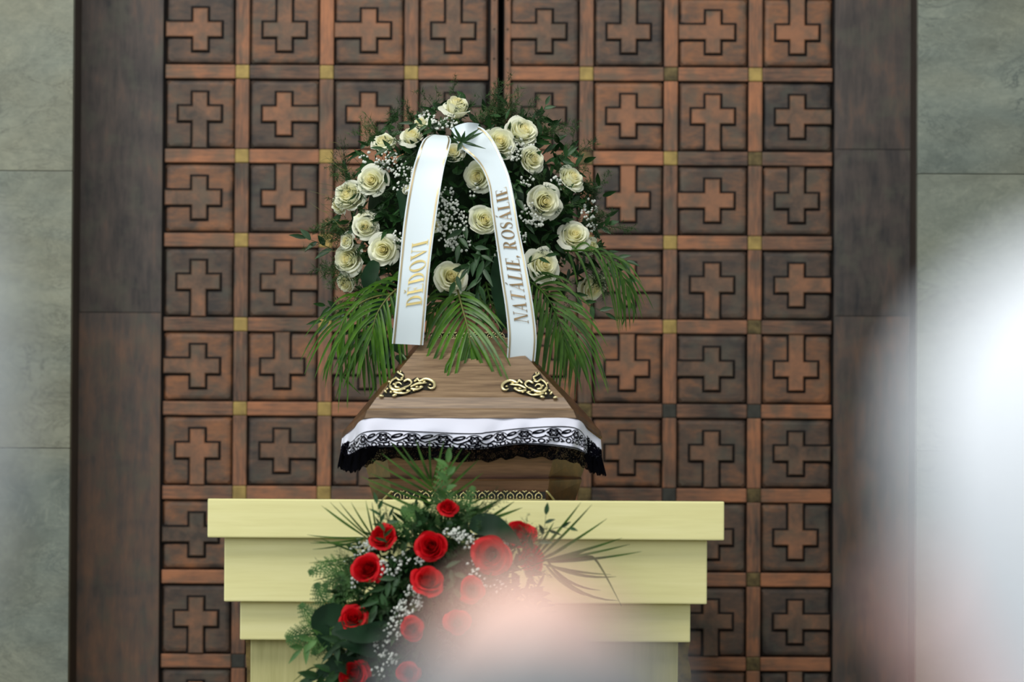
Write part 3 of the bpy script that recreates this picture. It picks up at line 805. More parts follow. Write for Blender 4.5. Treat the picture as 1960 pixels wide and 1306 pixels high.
def strip_leaf(name, pts, width, mat, parent, fold=0.25):
    """a long narrow leaf through 3-d points"""
    m = MB(); n = len(pts) - 1
    for i, p in enumerate(pts):
        t = (pts[min(i + 1, n)] - pts[max(i - 1, 0)]).normalized()
        s = t.cross(Vector((0.15, -1, 0.1))); s = s.normalized() if s.length > 1e-5 else Vector((1, 0, 0))
        f = i / n; w = width * 0.5 * min(1, 0.35 + 3 * f) * (1 - f ** 3) + 0.0003
        nn = Vector((0, -1, 0))
        m.v += [tuple(p + s * w), tuple(p - nn * w * fold), tuple(p - s * w)]
    for i in range(n):
        a = 3 * i; m.f += [[a, a + 1, a + 4, a + 3], [a + 1, a + 2, a + 5, a + 4]]; m.m += [0, 0]
    return m.build(name, mat, parent, smooth=True)

def frond(parent, rachis_px, n, Lp, width, droop, mat, seed, a0=68, a1=22, profile=lambda t: math.sin(math.pi * (0.18 + 0.72 * t)), mesh_cache={}):
    rnd = random.Random(seed); R = spline([P(*q) for q in rachis_px], 24)
    m = MB(); m.tube(R, [0.0030 * (1 - 0.75 * i / 24) + 0.0005 for i in range(25)], 5)
    fr = m.build('palm_frond', M_STEM if mat is M_PALM else mat, parent, smooth=True)
    for i in range(n):
        t = 0.04 + 0.95 * i / (n - 1); k = t * 24; k0 = min(int(k), 23); b = R[k0].lerp(R[k0 + 1], k - k0)
        T = (R[min(k0 + 1, 24)] - R[max(k0 - 1, 0)]).normalized(); S = T.cross(Vector((0, -1, 0))).normalized()
        ln = Lp / 700.0 * profile(t)
        for sd in (-1, 1):
            an = RAD(a0 + (a1 - a0) * t + rnd.uniform(-6, 6)); d = T * math.cos(an) + S * math.sin(an) * sd + Vector((0, rnd.uniform(-.18, .12), 0))
            l2 = ln * rnd.uniform(0.85, 1.1); dr = droop * rnd.uniform(0.75, 1.25)
            pts = []
            for q in range(8):
                f = q / 7; pts.append(b + d * l2 * (f - 0.18 * dr * f * f) + Vector((0, -0.10 * l2 * f * (1 - f), -dr * l2 * f ** 2.1)))
            strip_leaf('leaflet', pts, width / 700.0, mat, fr)
    return fr

def explicit_frond(parent, rachis_px, leaflets, width, mat, name='palm_frond', bow=0.08):
    R = spline([P(*q) for q in rachis_px], 12); m = MB(); m.tube(R, [0.0028 * (1 - 0.6 * i / 12) for i in range(13)], 5)
    fr = m.build(name, mat, parent, smooth=True)
    for (bx, by, tx, ty, Y0, Y1, bend) in leaflets:
        a, b = P(bx, by, Y0), P(tx, ty, Y1); d = b - a; nrm = Vector((-d.z, 0, d.x)) * bend
        pts = [a.lerp(b, f / 7) + nrm * 4 * (f / 7) * (1 - f / 7) * 0.5 + Vector((0, -0.012 * math.sin(math.pi * f / 7), 0)) for f in range(8)]
        strip_leaf('leaflet', pts, width / 700.0 * random.uniform(0.85, 1.15), mat, fr)
    return fr

def sprig_fine(m, base, direc, length, rnd, needles=110, nl=0.016, curve=0.3, spread=0.25, nw=0.0007):
    d = Vector(direc).normalized(); side = d.orthogonal().normalized(); b2 = d.cross(side)
    bend = Vector((rnd.uniform(-1, 1), rnd.uniform(-1, 1), rnd.uniform(-1, 0.2))) * curve
    def pos(t): return Vector(base) + d * length * t + bend * length * t * t
    m.tube([pos(i / 5) for i in range(6)], [0.0009, 0.0008, 0.0007, 0.0006, 0.0005, 0.0003], 3, cap=False)
    nb = 9
    for j in range(nb):
        t0 = 0.15 + 0.8 * j / nb; p0 = pos(t0); a = rnd.uniform(0, 6.28)
        bd = (d * rnd.uniform(0.4, 0.9) + side * math.cos(a) * 0.8 + b2 * math.sin(a) * 0.8 + bend * t0).normalized()
        bl = length * spread * (1.15 - 0.7 * t0) * rnd.uniform(0.7, 1.3)
        o = len(m.v); s = bd.orthogonal().normalized() * nw * 0.6
        m.v += [tuple(p0 - s), tuple(p0 + s), tuple(p0 + bd * bl)]; m.f.append([o, o + 1, o + 2]); m.m.append(0)
        for q in range(needles // nb):
            f = rnd.uniform(0.1, 1.0); c = p0 + bd * bl * f
            nd = (bd * 0.7 + Vector((rnd.uniform(-1, 1), rnd.uniform(-1, 1), rnd.uniform(-1, 1)))).normalized()
            l = nl * rnd.uniform(0.5, 1.2); w = nd.orthogonal().normalized() * nw
            o = len(m.v); m.v += [tuple(c - w), tuple(c + w), tuple(c + nd * l)]; m.f.append([o, o + 1, o + 2]); m.m.append(0)

def ruscus(parent, pts_px, n, leaf_len, leaf_w, seed, mat=None):
    rnd = random.Random(seed); R = spline([P(*q) for q in pts_px], 12); m = MB()
    m.tube(R, [0.0016 * (1 - 0.6 * i / 12) for i in range(13)], 4)
    for i in range(n):
        t = 0.12 + 0.88 * i / (n - 1) if n > 1 else 1.0; k = min(int(t * 12), 11); b = R[k].lerp(R[k + 1], t * 12 - k)
        T = (R[k + 1] - R[k]).normalized(); S = T.cross(Vector((0, -1, 0))).normalized() * (1 if i % 2 else -1)
        if i == n - 1: d = T
        else: d = T * rnd.uniform(0.5, 0.9) + S * rnd.uniform(0.5, 0.9) + Vector((0, rnd.uniform(-.4, .1), 0))
        leaf_into(m, b, d, leaf_len * rnd.uniform(0.75, 1.15), leaf_w * rnd.uniform(0.8, 1.2), Vector((rnd.uniform(-.5, .5), -1, rnd.uniform(-.3, .6))), 0.15)
    return m.build('leafy_sprig', mat or M_RUSC, parent, smooth=True)

def breath_cluster(ms, mst, surf, cx, cy, rx, ry, cnt, rnd, off=0.02):
    root = surf(cx, cy, -0.03)
    for i in range(cnt):
        a = rnd.uniform(0, 6.28); rr = math.sqrt(rnd.random())
        p = surf(cx + rx * rr * math.cos(a), cy + ry * rr * math.sin(a), off * rnd.uniform(0.3, 1.4))
        r = rnd.uniform(0.0026, 0.0050)
        ms.blob(p, r * rnd.uniform(0.8, 1.2), r, r * rnd.uniform(0.8, 1.2), None, 1)
        if i % 2 == 0: mst.tube([p, (p + root) / 2 + Vector((0, 0.005, -0.004)), root], 0.0005, 3, cap=False)

# ------------------------------------------------------------------ white arrangement on the lid
class Dome:
    def __init__(s, cx, cy, rx, ry, Yc, Yr): s.cx, s.cy, s.rx, s.ry, s.Yc, s.Yr = cx, cy, rx, ry, Yc, Yr
    def Y(s, px, py):
        q = ((px - s.cx) / s.rx) ** 2 + ((py - s.cy) / s.ry) ** 2
        return s.Yc - s.Yr * math.sqrt(max(0.0, 1 - q))
    def surf(s, px, py, off=0.0): return P(px, py, s.Y(px, py) - off)
    def normal(s, px, py):
        dx_ = (px - s.cx) / s.rx; dy_ = -(py - s.cy) / s.ry; q = dx_ * dx_ + dy_ * dy_
        return Vector((dx_, -math.sqrt(max(0.12, 1 - q)) - 0.35, dy_)).normalized()
W = Dome(900, 420, 262, 232, 0.62, 0.33)
bq = empty('funeral_spray', P(900, 600, 0.62))
tag(bq, 'large spray of cream white roses with two printed white ribbons on the coffin lid', 'flower arrangement')
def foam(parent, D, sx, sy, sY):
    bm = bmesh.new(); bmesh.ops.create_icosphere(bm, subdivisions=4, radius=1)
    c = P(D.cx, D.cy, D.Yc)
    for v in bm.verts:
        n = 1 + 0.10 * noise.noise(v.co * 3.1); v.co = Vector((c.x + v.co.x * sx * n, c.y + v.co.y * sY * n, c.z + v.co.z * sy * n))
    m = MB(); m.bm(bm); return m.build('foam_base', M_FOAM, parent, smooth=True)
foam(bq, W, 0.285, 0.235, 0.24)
rnd = random.Random(5)
# fill of leaves over the dome
m = MB()
for i in range(1500):
    a = rnd.uniform(0, 6.283); rr = math.sqrt(rnd.random()) * 1.0
    px, py = W.cx + W.rx * rr * math.cos(a), W.cy + W.ry * rr * math.sin(a)
    if py > 585 and abs(px - 890) < 90: continue
    if rr > 0.9 and rnd.random() < 0.7: continue
    n = W.normal(px, py); p = W.surf(px, py, rnd.uniform(-0.09, -0.005))
    n = n * (1.0 if rr < 0.8 else 0.3)
    d = n + Vector((rnd.uniform(-1, 1), rnd.uniform(-.5, .3), rnd.uniform(-1, 1))) * 1.1
    leaf_into(m, p, d, rnd.uniform(0.03, 0.055), rnd.uniform(0.010, 0.019), Vector((rnd.uniform(-1, 1), -1, rnd.uniform(-1, 1))))
o = m.build('filler_leaves', M_RUSC, bq, smooth=True); tag(o, kind='stuff')
m = MB()
for i in range(150):
    a = rnd.uniform(0, 6.283); rr = rnd.uniform(0.25, 1.0) ** 0.5
    px, py = W.cx + W.rx * rr * math.cos(a), W.cy + W.ry * rr * math.sin(a)
    if py > 590 and abs(px - 890) < 90: continue
    n = W.normal(px, py)
    sprig_fine(m, W.surf(px, py, -0.05), n + Vector((rnd.uniform(-.5, .5), 0, rnd.uniform(-.5, .5))), rnd.uniform(0.07, 0.12), rnd, 100, 0.016)
def fan(x0, y0, x1, y1, cnt, spx, Y, ln=None, rn=rnd, nl=0.018, needles=110):
    for i in range(cnt):
        a = P(x0 + rn.uniform(-8, 8), y0 + rn.uniform(-8, 8), Y); b = P(x1 + rn.uniform(-spx, spx), y1 + rn.uniform(-spx, spx) * 0.7, Y - 0.02)
        d = b - a; sprig_fine(m, a, d, d.length * rn.uniform(0.75, 1.1), rn, needles, nl, 0.12, 0.3)
fan(955, 255, 975, 180, 16, 34, 0.52, nl=0.022)
fan(1020, 280, 1075, 235, 6, 24, 0.5); fan(660, 340, 640, 270, 5, 24, 0.5, nl=0.010, needles=50); fan(640, 420, 600, 440, 5, 20, 0.5, nl=0.014)
fan(945, 260, 930, 195, 6, 26, 0.52)
fan(1010, 270, 1050, 215, 7, 24, 0.5)
fan(740, 300, 700, 225, 6, 30, 0.5); fan(800, 250, 760, 205, 5, 26, 0.5)
fan(690, 370, 640, 300, 7, 25, 0.5, nl=0.012); fan(680, 440, 612, 455, 9, 30, 0.5); fan(680, 530, 615, 520, 6, 25, 0.52)
fan(1120, 400, 1150, 350, 6, 25, 0.5); fan(1120, 430, 1160, 410, 6, 20, 0.5); fan(1110, 380, 1120, 330, 4, 20, 0.5)
fan(700, 570, 640, 590, 5, 20, 0.5); fan(1130, 520, 1175, 560, 5, 20, 0.5)
o = m.build('asparagus_fern', M_FINE, bq); tag(o, kind='stuff')

wroses = [(873, 209, 31, 3, (0.35, -0.75, 0.75)), (788, 264, 25, 3, (-0.15, -0.8, 0.7)), (735, 272, 25, 2, (-.5, -.7, .5)), (1000, 252, 31, 1, (.3, -.7, .5)),
          (956, 272, 30, 1, (0.25, -1, 0.1)), (868, 292, 22, 2, None), (1019, 305, 27, 2, (0.75, -0.75, 0.35)), (915, 338, 28, 1, (-.05, -1, 0)), (1094, 341, 29, 2, (.45, -.8, .35)),
          (711, 345, 27, 0, (-0.25, -1, 0.15)), (668, 374, 30, 1, (-.6, -.8, .2)), (648, 392, 20, 2, (-.8, -.6, 0)), (697, 420, 22, 0, (-.3, -1, .5)), (699, 434, 22, 0, (-.15, -1, -.15)), (1043, 386, 31, 0, (0.1, -1, 0.05)),
          (926, 422, 27, 1, (0.0, -1, 0.05)), (733, 478, 28, 0, (-0.15, -1, 0.0)), (1100, 450, 28, 0, (0.25, -1, 0.15)), (1128, 470, 20, 3, (.7, -.7, -.3)),
          (666, 496, 29, 1, (-.45, -.9, -.1)), (661, 542, 21, 2, (-.5, -.8, -.3)), (864, 530, 32, 2, (-.05, -1, -0.12)), (1040, 508, 32, 0, (.25, -1, 0.05)),
          (1136, 550, 28, 1, (.35, -.8, -.35)), (663, 462, 17, 0, (-.6, -.8, .2)), (832, 432, 16, 2, None), (782, 367, 16, 3, None), (806, 238, 16, 3, (-.1, -.8, .7))]
for i, (px, py, r, k, f) in enumerate(wroses):
    f = Vector(f or W.normal(px, py)).normalized() + Vector((rnd.uniform(-.32, .32), 0, rnd.uniform(-.22, .38)))
    off = {5: -.02, 25: -.02, 26: -.02, 12: -.02, 23: .06, 21: .045, 22: .03}.get(i, 0.0)
    place_rose(bq, WR, W.surf(px, py, 0.022 + off), r / 700.0 * 1.08, f, k, rnd.uniform(0, 6.28))

ms, mst = MB(), MB()
for (cx, cy, rx, ry, c) in [(742, 308, 26, 18, 42), (775, 335, 28, 26, 60), (770, 365, 18, 14, 18), (862, 425, 32, 48, 150), (858, 380, 20, 22, 30), (880, 465, 24, 18, 30), (985, 292, 18, 16, 34),
                            (1010, 345, 14, 12, 14), (1012, 408, 18, 22, 34), (1030, 425, 20, 10, 20), (1062, 356, 14, 18, 24), (1128, 402, 16, 22, 34), (962, 487, 16, 14, 34), (850, 237, 26, 12, 34),
                            (815, 225, 22, 14, 36), (764, 452, 12, 12, 14), (1133, 435, 12, 10, 14), (885, 287, 8, 6, 8), (1010, 268, 16, 18, 20), (700, 300, 12, 12, 10), (905, 365, 10, 16, 8), (1000, 455, 12, 12, 12)]:
    breath_cluster(ms, mst, W.surf, cx, cy, rx, ry, c, rnd, 0.022)
o = ms.build('gypsophila', M_BREATH, bq, smooth=True); tag(o, kind='stuff')
o = mst.build('gypsophila_stems', M_FERN, bq); tag(o, kind='stuff')

for i in range(26):
    m = MB(); x0 = rnd.uniform(650, 720); y0 = rnd.uniform(300, 480); x1 = x0 - rnd.uniform(15, 75); y1 = y0 + rnd.uniform(-55, 10)
    m.tube(spline([P(x0, y0, .46), P((x0 + x1) / 2 + rnd.uniform(-8, 8), (y0 + y1) / 2 + rnd.uniform(-14, 14), .44), P(x1, y1, .44)], 8), [0.0008 - 0.00006 * k for k in range(9)], 4)
    m.build('twig', M_STEM if i % 3 else M_FINE, bq)
# leafy sprigs standing out of the outline
SP = [([(640, 480, .5), (610, 465, .5), (585, 456, .5)], 5, .05, .016), ([(665, 590, .45), (640, 590, .45), (622, 585, .44)], 4, .045, .013), ([(660, 600, .45), (640, 612, .44), (615, 615, .44)], 4, .045, .014),
      ([(1015, 240, .5), (1035, 222, .5), (1045, 200, .5)], 5, .038, .012), ([(1120, 440, .5), (1145, 438, .49), (1165, 430, .48)], 6, .04, .014), ([(1125, 470, .5), (1165, 490, .48), (1200, 500, .47)], 7, .04, .012),
      ([(1150, 520, .5), (1180, 520, .48), (1205, 545, .47)], 6, .04, .012), ([(760, 560, .3), (735, 600, .28), (720, 640, .28)], 7, .06, .02), ([(745, 620, .3), (740, 655, .29), (765, 695, .29)], 6, .07, .026),
      ([(905, 470, .25), (925, 500, .24), (915, 560, .24)], 8, .05, .015), ([(900, 500, .25), (880, 520, .22), (870, 540, .22)], 4, .04, .014), ([(950, 490, .25), (910, 500, .24), (895, 515, .235)], 5, .04, .015),
      ([(830, 250, .35), (815, 240, .33), (790, 236, .33)], 6, .038, .010), ([(775, 300, .35), (755, 290, .33), (735, 285, .33)], 6, .038, .011), ([(1010, 505, .27), (1030, 495, .25), (1045, 490, .25)], 3, .035, .010),
      ([(850, 330, .35), (845, 300, .35), (870, 262, .3)], 4, .04, .010), ([(890, 430, .27), (882, 445, .26), (878, 470, .25)], 4, .05, .015), ([(1060, 320, .4), (1080, 305, .38), (1085, 300, .38)], 4, .045, .013),
      ([(980, 350, .32), (990, 380, .30), (985, 400, .3)], 5, .045, .016), ([(700, 560, .35), (690, 610, .33), (680, 640, .33)], 6, .05, .015), ([(1090, 560, .35), (1120, 580, .35), (1160, 600, .35)], 6, .045, .013)]
for i, (pts, n, ll, lw) in enumerate(SP): ruscus(bq, pts, n, ll, lw, 100 + i)
# ruscus tip lying over the ribbon knot
m = MB(); c = P(884, 272, 0.17)
for (tx, ty, w) in [(868, 240, .006), (918, 245, .007), (925, 252, .007), (930, 284, .005), (910, 276, .005), (858, 262, .004), (862, 252, .004), (897, 262, .010), (875, 290, .009), (890, 250, .007)]:
    q = P(tx, ty, 0.155); leaf_into(m, c, q - c, (q - c).length, w * 1.5, Vector((0.1, -1, 0.1)), 0.02)
m.build('leafy_sprig', M_RUSC, bq, smooth=True)
# broad dark leaves
def broad(parent, pts, w, mat=M_BROAD):
    R = spline([P(*q) for q in pts], 14); m = MB()
    for i, p in enumerate(R):
        t = (R[min(i + 1, 14)] - R[max(i - 1, 0)]).normalized(); s = t.cross(Vector((0.2, -1, 0.2))).normalized(); f = i / 14
        ww = w / 700.0 * 0.5 * math.sin(math.pi * (0.05 + 0.95 * f) ** 0.7) + 0.0004
        m.v += [tuple(p + s * ww + Vector((0, -0.2 * ww, 0))), tuple(p), tuple(p - s * ww + Vector((0, -0.2 * ww, 0)))]
    for i in range(14):
        a = 3 * i; m.f += [[a, a + 1, a + 4, a + 3], [a + 1, a + 2, a + 5, a + 4]]; m.m += [0, 0]
    return m.build('broad_leaf', mat, parent, smooth=True)
for pts, w in [([(960, 480, .30), (955, 540, .27), (962, 600, .25), (958, 640, .25)], 34), ([(735, 570, .33), (722, 620, .30), (738, 690, .29), (752, 705, .29)], 34), ([(770, 360, .33), (775, 385, .32), (768, 420, .31)], 30),
               ([(990, 350, .34), (992, 385, .32), (985, 405, .32)], 22), ([(800, 520, .3), (790, 580, .28), (800, 640, .27)], 34), ([(720, 500, .36), (705, 540, .34), (720, 585, .34)], 30)]:
    broad(bq, pts, w)
# palm fronds
frond(bq, [(876, 556, .28), (885, 590, .22), (896, 630, .17), (901, 668, .16)], 15, 136, 6.8, 0.62, M_PALM, 1, 70, 12)
frond(bq, [(800, 530, .36), (752, 560, .27), (722, 600, .24), (712, 640, .24)], 15, 132, 6.2, 0.75, M_PALM, 2, 72, 20)
frond(bq, [(760, 560, .38), (700, 575, .32), (660, 610, .30), (645, 660, .30)], 14, 112, 5.2, 0.75, M_PALM, 3, 62, 16)
frond(bq, [(735, 600, .34), (705, 640, .30), (690, 680, .30)], 9, 96, 5, 0.7, M_PALM2, 33, 60, 16)
frond(bq, [(1000, 530, .33), (1040, 560, .27), (1068, 610, .24), (1082, 660, .24)], 15, 130, 6, 0.65, M_PALM2, 4, 70, 14)
frond(bq, [(1080, 480, .38), (1140, 482, .34), (1180, 510, .32), (1203, 556, .32)], 12, 92, 4.6, 0.9, M_PALM2, 5, 50, 12)
frond(bq, [(1030, 550, .36), (1080, 590, .33), (1102, 640, .31), (1112, 680, .31)], 11, 100, 5, 0.7, M_PALM, 6, 58, 14)
frond(bq, [(930, 540, .36), (940, 580, .33), (960, 615, .32)], 8, 70, 5, 0.6, M_PALM2, 8, 60, 20)
frond(bq, [(900, 550, .36), (850, 575, .33), (822, 605, .32)], 10, 84, 5, 0.7, M_PALM2, 7, 64, 20)
for i, pts in enumerate([[(762, 668, .25), (800, 712, .20), (835, 705, .18), (850, 700, .18)], [(900, 660, .16), (880, 745, .12), (915, 755, .12), (955, 712, .13)], [(895, 650, .17), (855, 700, .12), (862, 740, .11), (905, 766, .12)],
                         [(660, 680, .3), (650, 710, .3), (690, 755, .3)], [(705, 690, .25), (715, 740, .25), (705, 765, .25)], [(640, 680, .3), (625, 700, .3), (618, 730, .3)], [(1190, 560, .32), (1212, 590, .32), (1212, 620, .32)],
                         [(1180, 550, .32), (1195, 600, .32), (1190, 625, .32)]]):
    strip_leaf('grass_blade', spline([P(*q) for q in pts], 12), 5 / 700.0, M_PALM if i < 3 else M_PALM2, bq)

# ---- ribbons
def interp(tab, s):
    n = len(tab) - 1; t = s * n; k = min(int(t), n - 1); f = t - k
    a, b = Vector(tab[k]), Vector(tab[k + 1]); pa = Vector(tab[max(k - 1, 0)]); pb = Vector(tab[min(k + 2, n)])
    return 0.5 * (2 * a + (b - pa) * f + (2 * pa - 5 * a + 4 * b - pb) * f * f + (3 * a - pa - 3 * b + pb) * f ** 3)
LR = [((750, 658, .16), (810, 661, .17)), ((755, 607, .15), (815, 600, .155)), ((761, 545, .15), (821, 530, .15)), ((766, 490, .16), (827, 475, .155)), ((772, 430, .17), (835, 415, .165)), ((781, 370, .185), (843, 362, .18)),
      ((790, 325, .20), (850, 322, .20)), ((798, 298, .21), (857, 296, .21)), ((804, 280, .225), (861, 280, .225)), ((812, 266, .25), (863, 268, .25)), ((826, 258, .29), (858, 260, .29)), ((838, 258, .33), (850, 262, .33))]
RR2 = [((970, 690, .16), (1024, 692, .17)), ((972, 640, .15), (1027, 648, .155)), ((967, 588, .15), (1022, 596, .15)), ((959, 535, .155), (1014, 545, .15)), ((953, 490, .165), (1005, 495, .16)), ((946, 440, .17), (994, 440, .17)),
       ((940, 395, .18), (985, 385, .175)), ((935, 355, .19), (975, 338, .185)), ((922, 322, .20), (960, 300, .195)), ((905, 302, .205), (944, 268, .205)), ((886, 286, .215), (926, 247, .22)), ((874, 270, .23), (908, 240, .25)), ((868, 262, .26), (896, 240, .29))]
def rib_pt(T, s, t, off=0.0):
    l = interp([q[0] for q in T], s); r = interp([q[1] for q in T], s)
    q = r.lerp(l, t)
    return P(q.x, q.y, q.z - off + 0.004 * math.sin(math.pi * t))
def ribbon(T, label):
    m = MB(); m.grid(lambda u, v: rib_pt(T, v, u), 8, 90)
    r = m.build('ribbon', M_RIB, bq, smooth=True); r['label'] = label
    f = MB()
    for t0, t1 in ((0.045, 0.10), (0.90, 0.955)):
        f.grid(lambda u, v: rib_pt(T, v, t0 + (t1 - t0) * u, 0.0016), 1, 90)
    f.build('foil_border', M_FOIL, r, smooth=True)
    return r
r1 = ribbon(LR, 'white ribbon with gold foil borders reading DĚDOVI')
r2 = ribbon(RR2, 'white ribbon with gold foil borders reading NATÁLIE, ROSÁLIE')
m = MB()
kn = [((863, 247, .22), (873, 262, .19)), ((875, 240, .20), (884, 262, .18)), ((892, 235, .19), (890, 262, .18)), ((905, 235, .20), (900, 258, .19)), ((917, 237, .22), (912, 250, .21))]
m.grid(lambda u, v: rib_pt(kn, v, u), 6, 40); m.build('ribbon_loop', M_RIB, bq, smooth=True)
TH, TK = 0.045, 0.17
def rc(a, b, c, d): return [(a, b), (c, b), (c, d), (a, d)]
def ringg(cx, cy, ox, oy, ix, iy, a0, a1, n=18):
    out = []
    for i in range(n):
        b0, b1 = RAD(a0 + (a1 - a0) * i / n), RAD(a0 + (a1 - a0) * (i + 1) / n)
        out.append([(cx + ox * math.cos(b0), cy + oy * math.sin(b0)), (cx + ox * math.cos(b1), cy + oy * math.sin(b1)), (cx + ix * math.cos(b1), cy + iy * math.sin(b1)), (cx + ix * math.cos(b0), cy + iy * math.sin(b0))])
    return out
def glyph(ch):
    st = rc(.10, 0, .10 + TK, 1); s0 = rc(0, 0, .37, TH); s1 = rc(0, 1 - TH, .37, 1)
    if ch == 'I': return .37, [st, s0, s1]
    if ch == 'L': return .62, [st, s1, rc(0, 0, .60, TH), [(.56, TH), (.60, TH), (.60, .28)]]
    if ch in 'EĚ':
        g = [st, rc(0, 0, .62, TH), rc(0, 1 - TH, .58, 1), rc(.2, .49, .42, .49 + TH), rc(.40, .38, .43, .64), [(.58, TH), (.62, TH), (.62, .28)], [(.54, 1 - TH), (.58, 1 - TH), (.58, .74)]]
        if ch == 'Ě': g += [[(.20, 1.22), (.27, 1.22), (.34, 1.12), (.32, 1.07)], [(.48, 1.22), (.42, 1.22), (.32, 1.13), (.34, 1.07)]]
        return .64, g
    if ch == 'D': return .74, [st, rc(0, 0, .3, TH), rc(0, 1 - TH, .3, 1)] + ringg(.26, .5, .46, .5, .29, .455, -90, 90)
    if ch == 'O': return .80, ringg(.40, .5, .40, .52, .23, .475, 0, 360, 30)
    if ch == 'V': return .78, [[(.06, 1), (.24, 1), (.46, .14), (.39, 0)], [(.64, 1), (.68, 1), (.42, 0), (.38, 0)], rc(0, 1 - TH, .34, 1), rc(.54, 1 - TH, .78, 1)]
    if ch in 'AÁ':
        g = [[(.08, 0), (.125, 0), (.40, .95), (.37, 1)], [(.37, 1), (.42, 1), (.74, 0), (.56, 0), (.33, .86)], rc(.18, .30, .60, .30 + TH), rc(0, 0, .24, TH), rc(.46, 0, .84, TH)]
        if ch == 'Á': g += [[(.36, 1.08), (.40, 1.08), (.56, 1.24), (.46, 1.26)]]
        return .82, g
    if ch == 'N': return .84, [rc(.10, 0, .145, 1), [(.06, 1), (.24, 1), (.73, .0), (.66, 0)], [(.60, 0), (.73, 0), (.24, 1), (.12, 1)], rc(.69, 0, .735, 1), rc(0, 0, .25, TH), rc(0, 1 - TH, .2, 1), rc(.58, 1 - TH, .84, 1)]
    if ch == 'T': return .74, [rc(.285, 0, .285 + TK, 1), rc(0, 1 - TH, .74, 1), rc(.18, 0, .56, TH), [(0, 1), (.035, 1), (.0, .72)], [(.705, 1), (.74, 1), (.74, .72)]]
    if ch == 'R': return .78, [st, rc(0, 0, .37, TH), rc(0, 1 - TH, .3, 1), rc(.2, .47, .34, .47 + TH)] + ringg(.28, .74, .34, .26, .18, .215, -90, 90) + [[(.32, .49), (.47, .49), (.70, 0), (.54, 0)], rc(.56, 0, .78, TH)]
    if ch == 'S':
        pts = [(.48, .80), (.44, .92), (.30, .975), (.15, .92), (.09, .78), (.15, .64), (.28, .55), (.42, .43), (.47, .26), (.41, .09), (.27, .025), (.12, .09), (.07, .24)]
        wd = [.03, .035, .045, .07, .12, .16, .19, .18, .13, .07, .045, .035, .03]; c = spline([(a, b, 0) for a, b in pts], 36); out = []
        def W_(i): t = i / 36 * 12; k = min(int(t), 11); return wd[k] + (wd[k + 1] - wd[k]) * (t - k)
        e = []
        for i in range(37):
            t = (c[min(i + 1, 36)] - c[max(i - 1, 0)]).normalized(); n = Vector((-t.y, t.x, 0)) * W_(i) / 2; e.append((c[i] + n, c[i] - n))
        for i in range(36): out.append([(e[i][0].x, e[i][0].y), (e[i + 1][0].x, e[i + 1][0].y), (e[i + 1][1].x, e[i + 1][1].y), (e[i][1].x, e[i][1].y)])
        return .56, out + [rc(.46, .70, .49, .98), rc(.04, .02, .07, .30)]
    if ch == ',': return .2, ringg(.09, .07, .085, .085, 0.0, 0.0, 0, 360, 10) + [[(.10, .12), (.175, .06), (.06, -.16), (.03, -.14)]]
    return .26, []
def lettering(T, text, y_start, y_end, t0, t1, parent, foil):
    """text runs up the ribbon, its feet towards the right-hand edge"""
    def s_of_y(y):
        lo, hi = 0.0, 0.85
        for _ in range(30):
            mid = (lo + hi) / 2
            a = (interp([q[0] for q in T], mid).y + interp([q[1] for q in T], mid).y) / 2
            if a > y: lo = mid
            else: hi = mid
        return lo
    tot = 0; gs = []
    for ch in text: w, g = glyph(ch); gs.append((tot, g)); tot += w + 0.09
    tot -= 0.09; m = MB()
    for x0, g in gs:
        for poly in g:
            vs = []
            for (x, y) in poly:
                yy = y_start + (y_end - y_start) * (x + x0) / tot
                vs.append(rib_pt(T, s_of_y(yy), t0 + (t1 - t0) * y, 0.0022))
            m.add(vs, [tuple(range(len(vs)))])
    m.build('lettering', foil, parent)
lettering(LR, 'DĚDOVI', 587, 463, 0.16, 0.66, r1, M_FOILP)
lettering(RR2, 'NATÁLIE, ROSÁLIE', 617, 361, 0.24, 0.74, r2, M_FOILL)

# ------------------------------------------------------------------ red arrangement standing in front
Rr = Dome(845, 1225, 205, 262, -0.42, 0.20)
rb = empty('funeral_spray', (P(830, 1300, -0.42).x, -0.42, 0.62))
tag(rb, 'funeral spray of crimson red roses, gypsophila and ferns in front of the yellow catafalque', 'flower arrangement')
c0 = P(845, 1240, -0.42)
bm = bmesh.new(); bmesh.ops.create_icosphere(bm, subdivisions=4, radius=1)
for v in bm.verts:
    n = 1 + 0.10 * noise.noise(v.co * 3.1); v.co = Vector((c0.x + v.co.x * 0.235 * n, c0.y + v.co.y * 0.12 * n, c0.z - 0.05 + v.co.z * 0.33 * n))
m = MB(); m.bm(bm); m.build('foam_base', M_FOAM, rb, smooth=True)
rnd = random.Random(15); m = MB()
for i in range(2300):
    a = rnd.uniform(0, 6.283); rr = math.sqrt(rnd.random())
    px, py = 842 + 205 * rr * math.cos(a) + (0 if a > 3.14 else -10), 1235 + 262 * rr * math.sin(a)
    p = Rr.surf(px, py, rnd.uniform(-0.07, 0.0)); n = Rr.normal(px, py)
    leaf_into(m, p, n + Vector((rnd.uniform(-1, 1), rnd.uniform(-.4, .3), rnd.uniform(-1, 1))) * 1.1, rnd.uniform(0.03, 0.06), rnd.uniform(0.010, 0.018), Vector((rnd.uniform(-1, 1), -1, rnd.uniform(-1, 1))))
o = m.build('filler_leaves', M_RUSC, rb, smooth=True); tag(o, kind='stuff')
m = MB()
for i in range(150):
    a = rnd.uniform(0, 6.283); rr = rnd.uniform(0.1, 1.0) ** 0.5
    px, py = 842 + 200 * rr * math.cos(a), 1225 + 250 * rr * math.sin(a)
    sprig_fine(m, Rr.surf(px, py, -0.04), Rr.normal(px, py) + Vector((rnd.uniform(-.5, .5), 0, rnd.uniform(-.3, .6))), rnd.uniform(0.06, 0.10), rnd, 90, 0.014)
